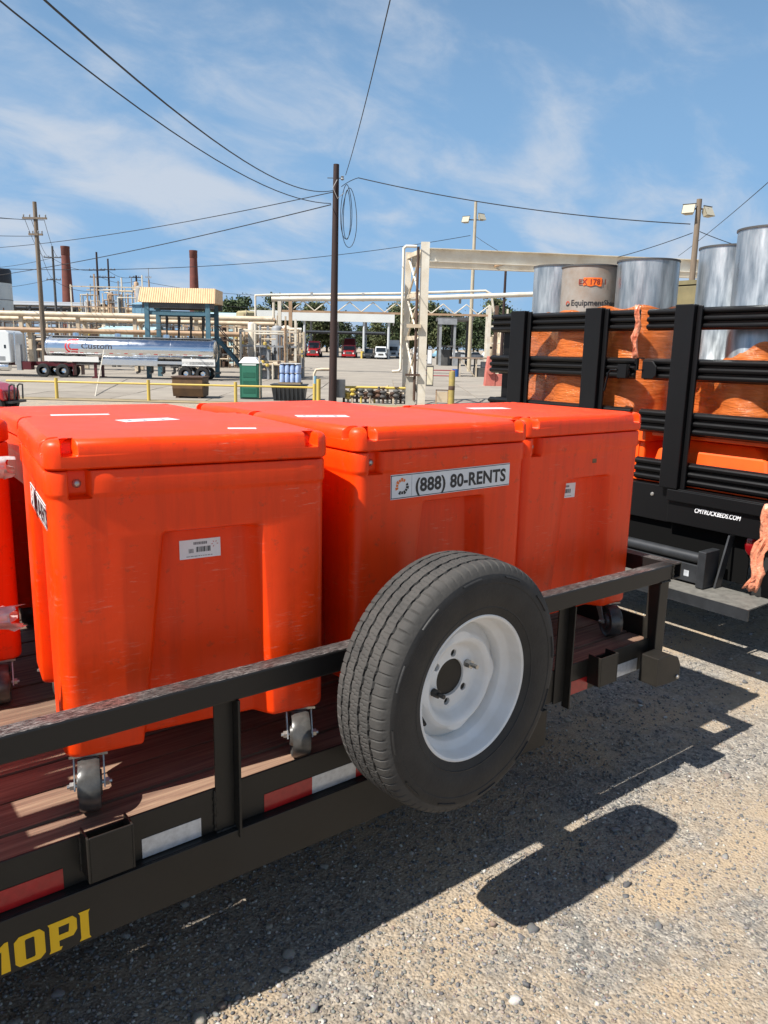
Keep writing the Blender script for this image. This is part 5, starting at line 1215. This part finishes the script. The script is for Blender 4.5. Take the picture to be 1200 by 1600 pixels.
tb('gas_meter', mf, [(.75, -.2, .3), (.75, -.2, 1.25)], .24, GREYSTEEL, 16); tb('bollard', mf, [(-.45, -.1, 0), (-.45, -.1, 1.25)], .12, YELLOW, 12)
tb('hooped_pipe', mf, [(-.7, .1, 0), (-.7, .1, 1.5), (-.6, .1, 1.72), (-.3, .1, 1.76), (.2, .1, 1.76)], .07, CREAM); tb('riser', mf, [(-.62, -.1, 0), (-.62, -.1, 1.4)], .09, BLUE2)
tb('riser', mf, [(.45, -.15, 0), (.45, -.15, 1.75)], .05, RUST); MB().lathe([(.05, 0), (.16, .04), (.16, .22), (.05, .26)], 14, X=T(.30, -.18, 1.05)).build('gauge', mat('red_gauge_paint', (0.35, 0.05, 0.04), .5), mf, smooth=40)
for i in range(3): bxp('support', mf, 1.3+i*1.1, -.2, 0, 1.4+i*1.1, .2, .30, CREAM)

# white gantry: braced tower and twin beams running right behind the truck
ga = ything('pipe_gantry', 'white steel gantry with braced tower and long twin beams passing behind the truck load', 'gantry', 1.8, 41)
Hc = 8.25
bxp('column', ga, -.22, -.16, 0, .22, .16, Hc, CREAMW); bxp('column', ga, -.95, 2.4, 0, -.62, 2.7, Hc-.2, CREAMW)
bxp('base_plinth', ga, -.80, -.2, 0, -.30, .2, 1.5, mat('stained_concrete', (0.40, 0.37, 0.31), .9, var=.2, vscale=2))
for a, b in ((.7, 3.4), (3.4, 5.6), (5.6, 7.8)):
    tb('brace', ga, [(-.20, .1, a), (-.78, 2.5, b)], .06, CREAMW); tb('brace', ga, [(-.78, 2.5, a), (-.20, .1, b)], .06, CREAM)
for z in (3.4, 5.6, 7.7): MB().add([(-.22, .17, z), (-.78, 2.39, z), (-.78, 2.39, z+.22), (-.22, .17, z+.22), (-.30, .17, z), (-.86, 2.39, z), (-.86, 2.39, z+.22), (-.30, .17, z+.22)], [(0, 1, 2, 3), (7, 6, 5, 4), (3, 2, 6, 7), (0, 4, 5, 1), (0, 3, 7, 4), (1, 5, 6, 2)]).build('strut', CREAM, ga)
tb('down_pipe', ga, [(-.45, -.25, 8.0), (-.98, -.25, 8.0), (-1.10, -.25, 7.9), (-1.10, -.25, 1.9), (-1.2, -.25, 1.78), (-1.55, -.25, 1.75)], .075, CREAMW, 10)
tb('riser_pipe', ga, [(-.36, -.2, .3), (-.36, -.2, 8.0)], .07, RUST)
bxp('bracket', ga, -.85, -.34, 4.0, -.1, -.17, 4.18, CREAM); bxp('bracket', ga, -.85, -.34, 1.55, -.1, -.17, 1.66, RUST)
def ibeam(name, parent, p0, p1, h, wf, m_):
    p0, p1 = Vector(p0), Vector(p1); d = (p1-p0); L_ = d.length; a = math.atan2(d.y, d.x); X = T(*p0) @ RZ(a)
    m2 = MB(); m2.box(0, -wf/2, -h/2, L_, wf/2, -h/2+.035, X=X); m2.box(0, -wf/2, h/2-.035, L_, wf/2, h/2, X=X); m2.box(0, -.015, -h/2+.035, L_, .015, h/2-.035, X=X); return m2.build(name, m_, parent)
ibeam('gantry_beam', ga, (.23, 0, Hc-.62), (23, 3.4, Hc-.55), .66, .42, CREAMW); ibeam('gantry_beam', ga, (-.60, 2.55, Hc-.62), (22.4, 5.9, Hc-.55), .66, .42, CREAMW)
for f in (.2, .42, .64, .86): q0 = Vector((.23, 0, Hc-.75)).lerp(Vector((23, 3.4, Hc-.68)), f); q1 = Vector((-.6, 2.55, Hc-.75)).lerp(Vector((22.4, 5.9, Hc-.68)), f); tb('cross_tie', ga, [q0, q1], .07, BROWNP)
for x, y in ((22.9, 3.5), (22.3, 6.0)): bxp('column', ga, x-.2, y-.16, 0, x+.2, y+.16, Hc-.9, CREAMW)
sgn = MB(); 
bxp('sign_frame', ga, .255, -.26, 2.15, .52, -.22, 2.95, DARKSTEEL); bxp('sign_panel', ga, .28, -.268, 2.20, .495, -.262, 2.90, WHITEPRINT); bxp('sign_frame', ga, .24, -.26, 1.05, .62, -.22, 2.10, DARKSTEEL); bxp('sign_panel', ga, .28, -.268, 1.12, .58, -.262, 2.02, mat('cream_notice', (0.66, 0.60, 0.44), .5))

# far pipe bridge
pb = ything('pipe_bridge', 'long white pipe bridge with lattice girder spanning behind the dark pole', 'pipe bridge', -11, 80)
z0 = -gz(80)
for x, m_ in ((0, CREAMW), (1.1, BROWNP), (21.2, CREAMW), (21.9, RUST)): bxp('column', pb, x-.17, -.17, 0, x+.17, .17, 6.9+z0-.1, m_)
tb('column', pb, [(-.6, 0, .6), (-.6, 0, 6.9+z0)], .13, CREAMW); tb('pipe', pb, [(-.8, .0, 6.95+z0), (13, 0, 7.3+z0), (25.6, .0, 8.0+z0)], .24, CREAMW, 12)
tb('pipe', pb, [(-2.6, 1, 4.8+z0), (-2.6, 1, 7.35+z0), (-1.4, 1, 7.4+z0), (12, 1, 7.85+z0), (20.8, 1, 8.3+z0), (21.4, 1, 8.0+z0), (22.0, 1, 5+z0)], .13, CREAMW, 10)
bxp('girder_chord', pb, 0, -.12, 5.72+z0, 21.2, .12, 5.92+z0, BROWNP)
npan = 18
for i in range(npan): x = i*21.2/npan; dx = 21.2/npan; tb('girder_web', pb, [(x, 0, (5.9 if i % 2 else 6.85)+z0), (x+dx, 0, (6.85 if i % 2 else 5.9)+z0)], .055, CREAMW, 6)
for x in (3.2, 8.4, 14.1, 18.2): bxp('pipe_saddle', pb, x-.12, .3, 6.95+z0, x+.12, .5, 7.75+z0, GREYSTEEL)

# far canopy with parked vehicles
cn = ything('truck_canopy', 'broad truck canopy with a white fascia and slim columns, red trucks below', 'canopy', -24.5, 140)
FAS = mat('white_fascia', (0.62, 0.63, 0.60), .5, var=.06, vscale=.3)
bxp('fascia', cn, 0, 0, 6.35, 25.6, .25, 8.0, FAS); bxp('fascia', cn, 25.35, .26, 6.35, 25.6, 13.7, 8.0, FAS); bxp('roof_deck', cn, .0, .26, 6.9, 25.34, 13.7, 7.3, DARKSTEEL)
for x in (1.5, 9.6, 14.8, 20.2, 24.6):
    for y in (.5, 12.5): tb('column', cn, [(x, y, 0), (x, y, 6.9)], .22, mat('pale_column_paint', (0.50, 0.52, 0.52), .5), 12)
bxp('tie_beam', cn, 9.6, .9, 4.5, 24.0, 1.15, 4.75, GREYSTEEL); bxp('tie_beam', cn, 1.5, 5, 4.3, 25, 5.3, 4.6, DARKSTEEL)
for x in (9.4, 20.0): tb('column_guard', cn, [(x, .0, 0), (x, .0, 1.3)], .32, YELLOW, 12)
for i in range(6): bxp('fuel_island', cn, 3+i*3.8, 5.5, 0, 3.5+i*3.8, 6.3, 2.0, DARKSTEEL)
def front_truck(name, label, u_, v, w_, h, m_, style, cat='truck'):
    t = ything(name, label, cat, u_, v); hw = w_/2
    hood = h*.52
    MB().add([(-hw*.80, -2.2, .45), (hw*.80, -2.2, .45), (hw*.95, 0, .45), (-hw*.95, 0, .45), (-hw*.62, -2.15, hood*.92), (hw*.62, -2.15, hood*.92), (hw*.86, 0, hood*1.08), (-hw*.86, 0, hood*1.08)], [(3, 2, 1, 0), (0, 1, 5, 4), (1, 2, 6, 5), (2, 3, 7, 6), (3, 0, 4, 7), (4, 5, 6, 7)]).build('hood', m_, t, bevel=.08)
    bxp('grille', t, -hw*.38, -2.24, .55, hw*.38, -2.205, hood*.86, DARKSTEEL if style else CHROME); bxp('bumper', t, -hw*.9, -2.36, .30, hw*.9, -2.245, .62, m_ if style else CHROME, .03)
    for s_ in (-1, 1): bxp('headlight', t, s_*hw*.62-.14, -2.25, hood*.52, s_*hw*.62+.14, -2.20, hood*.70, mat('lamp_glass', (0.7, 0.7, 0.68), .15))
    top = h-.25 if style == 2 else h
    MB().add([(-hw*.92, .02, .6), (hw*.92, .02, .6), (hw*.92, 2.4, .6), (-hw*.92, 2.4, .6), (-hw*.82, .45, top), (hw*.82, .45, top), (hw*.86, 2.4, top), (-hw*.86, 2.4, top)], [(3, 2, 1, 0), (0, 1, 5, 4), (1, 2, 6, 5), (2, 3, 7, 6), (3, 0, 4, 7), (4, 5, 6, 7)]).build('cab', m_, t, bevel=.08)
    zb = hood*1.12; f = lambda z: .02+(z-.6)/(top-.6)*.43-.02
    MB().add([(-hw*.76, f(zb)-.01, zb), (hw*.76, f(zb)-.01, zb), (hw*.72, f(top*.90)-.01, top*.90), (-hw*.72, f(top*.90)-.01, top*.90)], [(0, 1, 2, 3)]).build('windscreen', GLASSDK, t)
    if style == 2: MB().add([(-hw*.82, .6, top+.01), (hw*.82, .6, top+.01), (hw*.86, 2.4, top+.01), (-hw*.86, 2.4, top+.01), (-hw*.7, 1.3, h+.9), (hw*.7, 1.3, h+.9), (hw*.7, 2.4, h+1.0), (-hw*.7, 2.4, h+1.0)], [(3, 2, 1, 0), (0, 1, 5, 4), (1, 2, 6, 5), (2, 3, 7, 6), (3, 0, 4, 7), (4, 5, 6, 7)]).build('roof_fairing', MAROON if m_ is REDPAINT else m_, t, bevel=.06)
    for s_ in (-1, 1): tb('mirror', t, [(s_*hw*.95, .1, hood*1.15), (s_*hw*1.14, .0, hood*1.2), (s_*hw*1.14, 0, hood*1.6)], .05, DARKSTEEL); tb('front_wheel', t, [(s_*(hw-.30), -1.2, .5), (s_*(hw-.02), -1.2, .5)], .5, RUBBER, 18); tb('rear_wheel', t, [(s_*(hw-.55), 3.6, .5), (s_*(hw-.02), 3.6, .5)], .5, RUBBER, 18)
    bxp('chassis', t, -.5, .1, .45, .5, 4.3, .59, DARKSTEEL)
    return t
front_truck('semi_truck', 'red semi truck with chrome-free front, left one under the canopy', -13.3, 141.5, 2.4, 2.9, REDPAINT, 1)
front_truck('semi_truck', 'red semi truck with tall dark roof fairing beside the yellow column guard', -7.0, 143, 2.7, 2.6, REDPAINT, 2)
front_truck('delivery_truck', 'white delivery truck nose next to the canopy corner', -1.2, 139, 2.3, 2.2, WHITEPAINT, 1)
wb = front_truck('box_truck', 'white box truck beyond the canopy corner with a square cargo box', 1.1, 150, 2.2, 2.4, WHITEPAINT, 1); bxp('cargo_box', wb, -1.15, 2.5, .9, 1.15, 7.5, 3.4, WHITEPAINT)
front_truck('pickup', 'dark pickup parked between red truck and white delivery truck', -3.5, 140.5, 2.0, 1.8, BLK, 1, 'pickup')
front_truck('pickup', 'silver pickup parked left of the red trucks under the canopy', -15.9, 143, 2.1, 2.3, GREYSTEEL, 1, 'pickup')
front_truck('van', 'white van standing behind the white gantry tower', 5.4, 135, 2.2, 2.3, WHITEPAINT, 1, 'van')
def car(label, u_, v, m_, rz=R(70)):
    t = ything('parked_car', label, 'car', u_, v, group='cars parked before the trees', rz=rz)
    MB().prism([(-2.2, .35), (-2.2, .85), (-1.3, .95), (-.8, 1.45), (.7, 1.45), (1.3, .95), (2.2, .8), (2.2, .35)], -.85, .85, X=Matrix(((1, 0, 0, 0), (0, 0, -1, 0), (0, 1, 0, 0), (0, 0, 0, 1)))).build('body', m_, t, bevel=.08)
    for s_ in (-1, 1):
        MB().add([(-1.2, s_*.857, .97), (1.15, s_*.857, .97), (.68, s_*.857, 1.38), (-.78, s_*.857, 1.38)], [(0, 1, 2, 3)]).build('side_window', GLASSDK, t)
        for x in (-1.35, 1.35): tb('wheel', t, [(x, s_*.62, .32), (x, s_*.87, .32)], .32, RUBBER, 16)
for i, (u_, m_, l) in enumerate(((13.6, WHITEPAINT, 'white car parked left of the truck rack'), (16.6, GREYSTEEL, 'grey car parked before the trees, next to a white one'), (20.0, WHITEPAINT, 'white car parked farthest along beside the trees'), (10.6, BLUE2, 'blue car parked beyond the dark shelter'))): car(l, u_, 150+i*2, m_, R(20+i*9))

# dark shelter with stair, frames and a red pump housing
sh = ything('dark_shelter', 'dark open steel shelter with flat roof beyond the white gantry', 'shelter', 6.8, 108)
bxp('roof', sh, 0, 0, 6.2, 4.9, 5, 6.6, DARKSTEEL); bxp('valance', sh, -.02, -.06, 5.6, 2.6, -.01, 6.4, GREYSTEEL)
for x in (.4, 2.35, 4.5):
    for y in (.2, 4.8): bxp('column', sh, x-.16, y-.12, 0, x+.16, y+.12, 6.2, GREYSTEEL if y < 1 else DARKSTEEL)
bxp('mezzanine', sh, .2, .6, 2.6, 3.6, 4.6, 2.8, DARKSTEEL); bxp('equipment', sh, .7, 1.2, .0, 1.9, 2.6, 2.3, DARKSTEEL); bxp('equipment', sh, 2.6, 1.2, .0, 3.4, 2.6, 1.9, GREYSTEEL)
for i in range(9): bxp('stair_tread', sh, 2.5+i*.26, .7, 2.5-i*.28, 2.78+i*.26, 1.6, 2.55-i*.28, GREYSTEEL)
pf = ything('work_platform', 'rusty work platform on legs below the cream lighting pole', 'platform', 6.2, 76)
bxp('deck', pf, 0, 0, 1.75, 5.2, 2.2, 1.9, mat('rusty_deck', (0.26, 0.19, 0.14), .8, var=.2, vscale=2))
for x in (.8, 2.4, 4.4): bxp('leg', pf, x, .2, 0, x+.14, .34, 1.749, CREAM); bxp('leg', pf, x, 1.8, 0, x+.14, 1.94, 1.749, DARKSTEEL)
tb('brace', pf, [(.9, .1, 1.7), (2.3, .1, .1)], .05, CREAM); bxp('pump', pf, 2.3, .3, 0, 3.9, 1.6, .9, DARKSTEEL, .05); bxp('motor', pf, 3.0, .4, .91, 3.5, 1.4, 1.5, GREYSTEEL, .05)
tb('blue_drum', pf, [(.4, -.6, .0), (.4, -.6, .75)], .32, mat('blue_drum_paint', (0.02, 0.09, 0.30), .4), 16)
rp = ything('red_pump_housing', 'faded red pump housing partly behind the end of the rack gate', 'pump', 8.3, 61)
FRED = mat('faded_red_paint', (0.42, 0.09, 0.07), .7, col2=(0.50, 0.17, 0.13), vscale=1.5)
MB().prism([(-.7, 0), (.1, 0), (.1, 1.5), (-.05, 2.3), (-.5, 2.3), (-.62, 1.3)], -.5, .5, X=Matrix(((1, 0, 0, 0), (0, 0, -1, 0), (0, 1, 0, 0), (0, 0, 0, 1)))).build('housing', FRED, rp, bevel=.04)
bxp('motor_box', rp, .11, -.45, 0, 1.1, .45, .95, FRED, .04); tb('pipe_flange', rp, [(-.3, -.52, 1.2), (-.3, -.70, 1.2)], .28, FRED, 16)
rr_ = ything('red_barrier_frame', 'low red tube frame standing on the concrete left of the yellow bollard', 'barrier', 2.9, 66)
tb('rail', rr_, [(0, 0, 0), (0, 0, .95), (2.8, 0, .95), (2.8, 0, 0)], .06, mat('dull_red_tube', (0.30, 0.04, 0.05), .5)); tb('brace', rr_, [(.05, 0, .5), (2.75, 0, .5)], .04, mat('dull_red_tube', (0.30, 0.04, 0.05), .5))
bo = ything('bollard', 'ochre steel bollard standing beside the white gantry sign', 'bollard', 3.36, 40.3); MB().lathe([(.16, 0), (.16, 1.75), (.13, 1.85), (0, 1.9)], 18).build('post', mat('ochre_paint', (0.38, 0.28, 0.06), .6, col2=(0.24, 0.19, 0.07), vscale=3), bo, smooth=40)
MB().lathe([(.165, .9), (.168, .91), (.168, 1.1), (.165, 1.11)], 18).build('band', RUST, bo, smooth=40)
wf_ = ything('pipe_stand', 'small weathered frame stand left of the ochre bollard', 'stand', 2.55, 40.4)
for x in (0, .62): bxp('leg', wf_, x, 0, 0, x+.06, .06, .85, BROWNP)
bxp('top_bar', wf_, 0, 0, .851, .68, .06, .90, RUST); bxp('panel', wf_, .07, .01, .25, .61, .05, .80, CREAM)
# red utility vehicle nosing into view by the barrier
uv_ = ything('utility_vehicle', 'red utility vehicle nose with a black guard hoop, left of the barrier', 'utility vehicle', -15.6, 30.5)
MB().prism([(-1.6, .45), (-1.6, 1.25), (-.6, 1.28), (.35, 1.10), (.82, .86), (.86, .45)], -.7, .7, X=Matrix(((1, 0, 0, 0), (0, 0, -1, 0), (0, 1, 0, 0), (0, 0, 0, 1)))).build('body', REDPAINT, uv_, bevel=.06)
for y in (-.35, .35): tb('guard_hoop', uv_, [(.88, y, .45), (.92, y, 1.0), (1.0, y, 1.08), (1.12, y, 1.06), (1.10, y, .5)], .035, BLK)
bxp('bumper', uv_, .87, -.6, .36, 1.12, .6, .44, BLK)
for x in (-1.1, .45):
    for y in (-.62, .62): tb('wheel', uv_, [(x, y-.12, .33), (x, y+.12, .33)], .33, RUBBER, 18)
tb('roll_cage', uv_, [(-.5, -.6, 1.25), (-.8, -.6, 1.95), (-1.6, -.6, 1.95), (-1.6, -.6, 1.2)], .03, BLK); tb('roll_cage', uv_, [(-.5, .6, 1.25), (-.8, .6, 1.95), (-1.6, .6, 1.95), (-1.6, .6, 1.2)], .03, BLK)
# guy wire marker
gw = ything('guy_wire', 'pale guy wire running down to the concrete in front of the tanker', 'guy wire', 0, 0, 0)
MB().tube([(-21.0, 58, 1.6), (-15.8, 42, gz(42))], .035, 6).build('wire', mat('pale_sleeve', (0.5, 0.46, 0.38), .6), gw)

# ------------------------------------------------------------------ overhead wires
def wire(label, p0, p1, sag, r, n=28, ext=1.0):
    p0, p1 = Vector(p0), Vector(p1); pts = []
    for i in range(n+1):
        f = i/n*ext; q = p0+(p1-p0)*f; q.z -= 4*sag*f*(1-f); pts.append(Y(q.x, q.y, q.z))
    o = MB().tube(pts, r, 6).build('overhead_wire', WIREM, None); return tag(o, label, 'wire', 'overhead wires')

wire('thick overhead wire sweeping from the dark pole over the bins, lower of the two', (-3.03, 41, 9.14), (-8, 6, 8.4), 1.4, .018, ext=1.3)
wire('thick overhead wire sweeping from the dark pole over the bins, upper of the two', (-2.94, 41, 9.75), (-5, 8, 6.4), 1.0, .018, ext=1.3)
wire('wire from the dark pole down across the brick chimneys', (-3.03, 41.1, 9.1), (-40, 76, 7.9), .35, .026)
wire('wire from the dark pole passing high above the tan roof', (-2.94, 41.1, 9.7), (-40, 76, 10.6), .5, .022)
wire('wire climbing from the pole top straight up out of view', (-2.3, 41, 10.5), (-.13, 20, 9.87), .2, .016, ext=1.5)
wire('wire from the dark pole across to the floodlight pole by the drums', (-1.62, 40, 10.17), (13.3, 36, 7.72), .33, .022)
wire('short lead tying the cross-yard wire to the dark pole', (-2.5, 41, 9.95), (-1.62, 40, 10.17), -.05, .018, n=6)
wire('long far wire from the cream lighting pole behind the dark pole', (8.92, 90, 14.93), (-42, 82, 9.5), 1.35, .03)
wire('wire dropping right from the cream lighting pole', (9.6, 90, 14.8), (15, 76, 9.6), .3, .025)
wire('lead from the floodlight pole down to the gantry beam', (13.43, 36, 7.35), (11.9, 42, 7.0), .05, .018, n=8)
wire('lead from the floodlight pole off to the right', (13.75, 36, 7.41), (20, 42, 7.3), .1, .018)
wire('thin wire rising to the right beyond the floodlight pole', (21.5, 60, 9.42), (16.5, 36, 9.5), .1, .018, ext=1.3)
PK = [(-27.6, 63), (-50.4, 120), (-47.5, 130), (-45.7, 130), (-41.2, 130)]
for i, (x, z0_, z1_, lb) in enumerate(((-.75, 11.4, 14.4, 'outer'), (-.25, 11.4, 14.4, 'inner'), (.75, 11.4, 14.4, 'far-side'), (0, 10.2, 11.2, 'lower'))):
    wire('thin wire from the weathered grey pole to the dark pole by the chimney, %s line' % lb, (-27.7+x, 63, z0_), (-50.4+x*1.3, 120, z1_+gz(120)), .9, .02)
    wire('thin wire from the weathered grey pole off to the left, %s line' % lb, (-27.7+x, 63, z0_), (-46+x, 52, z0_+2.5-.5*i), .8, .02)
for i, (a, b, z, lb) in enumerate(((1, 2, 14.2, 'top'), (1, 2, 11.0, 'lower'), (2, 4, 12.6, 'middle'), (2, 4, 10.6, 'low'), (3, 4, 13.4, 'upper'))):
    wire('thin wire strung between the far dark poles, %s line' % lb, (PK[a][0], PK[a][1]-.3, z+gz(PK[a][1])), (PK[b][0], PK[b][1]-.3, z-.8+gz(PK[b][1])), .7, .03)
for i, (z, e) in enumerate(((14.2, 'upper'), (11.2, 'lower'))):
    wire('thin wire running left from the chimney-side pole, %s line' % e, (-50.4, 119.7, z+gz(120)), (-74, 122, z+gz(120)-1.0), 1.2, .03)
    wire('thin wire running right from the short dark pole, %s line' % e, (-41.2, 129.7, 12.0-i*2+gz(130)), (-14, 128, 10.0-i*2+gz(130)), .8, .03)

# ------------------------------------------------------------------ trees along the far edge
def leaf_crown(seed, h, rw, n):
    rs = np.random.default_rng(seed); cl = []
    for i in range(26):
        t = rs.uniform(.12, 1); rad = rw*(1-.55*abs(t-.45)-.25*t)*rs.uniform(.2, 1)
        a = rs.uniform(0, 6.28); cl.append((rad*math.cos(a), rad*math.sin(a), h*(.10+.90*t)))
    cl = np.array(cl); k_ = rs.integers(0, len(cl), n); P = cl[k_]+rs.normal(0, 1, (n, 3))*np.array([rw*.20, rw*.20, h*.055])
    s = rs.uniform(.22, .46, n)[:, None]; d1 = rs.normal(0, 1, (n, 3)); d1 /= np.linalg.norm(d1, axis=1)[:, None]; d2 = np.cross(d1, rs.normal(0, 1, (n, 3))); d2 /= np.linalg.norm(d2, axis=1)[:, None]
    V = np.stack([P-d1*s, P-d2*s*.6, P+d1*s, P+d2*s*.6], 1).reshape(-1, 3); F = np.arange(4*n).reshape(n, 4)
    me = bpy.data.meshes.new('crown'); me.from_pydata(V.tolist(), [], F.tolist()); return me
LEAF = [mat('dark_oak_leaf', (0.040, 0.062, 0.020), .75, var=.35, vscale=.5, island=.35), mat('dry_green_leaf', (0.075, 0.088, 0.030), .75, var=.35, vscale=.5, island=.35)]
crowns = []
for i, (h, rw) in enumerate(((12, 4.6), (10.5, 4.2), (13, 3.8), (9, 4.4))):
    for j in range(2):
        me = leaf_crown(20+i*3+j, h, rw, 3000); me.materials.append(LEAF[(i+j) % 2]); crowns.append((me, h))
TRK = {}
def tree(u_, v, k_, sc, i):
    me, h = crowns[k_]
    t = ything('broadleaf_tree', ('broad green tree in the row beyond the canopy and yard', 'dry olive-green tree in the row beyond the canopy and yard')[(k_//2+k_ % 2) % 2], 'tree', u_, v, group='trees along the far side of the yard', rz=random.uniform(0, 6)); t.scale = (sc, sc, sc*random.uniform(.92, 1.06))
    if k_ not in TRK:
        m2 = MB(); m2.tube([(0, 0, -.3), (.1, .05, h*.3), (.0, .2, h*.62)], [.30, .22, .10], 8)
        for a in range(5): an = a*1.3; m2.tube([(.08, .05, h*(.25+.06*a)), (1.4*math.cos(an), 1.4*math.sin(an), h*(.45+.06*a)), (2.2*math.cos(an), 2.2*math.sin(an), h*(.58+.06*a))], [.12, .08, .04], 6)
        TRK[k_] = m2.mesh('trunk', BARK, smooth=50)
    link('trunk', TRK[k_], t); link('crown', me, t)
random.seed(21)
i = 0
for row, (v0_, st) in enumerate(((194, 3.9), (206, 4.3))):
    u_ = -46
    while u_ < 46:
        tall = 1.0+.10*math.sin(u_*.31)+(-.18 if -16 < u_ < 2 else 0)
        tree(u_+random.uniform(-1, 1), v0_+random.uniform(-5, 6), random.randrange(8), tall*random.uniform(.82, 1.06), i); i += 1; u_ += st
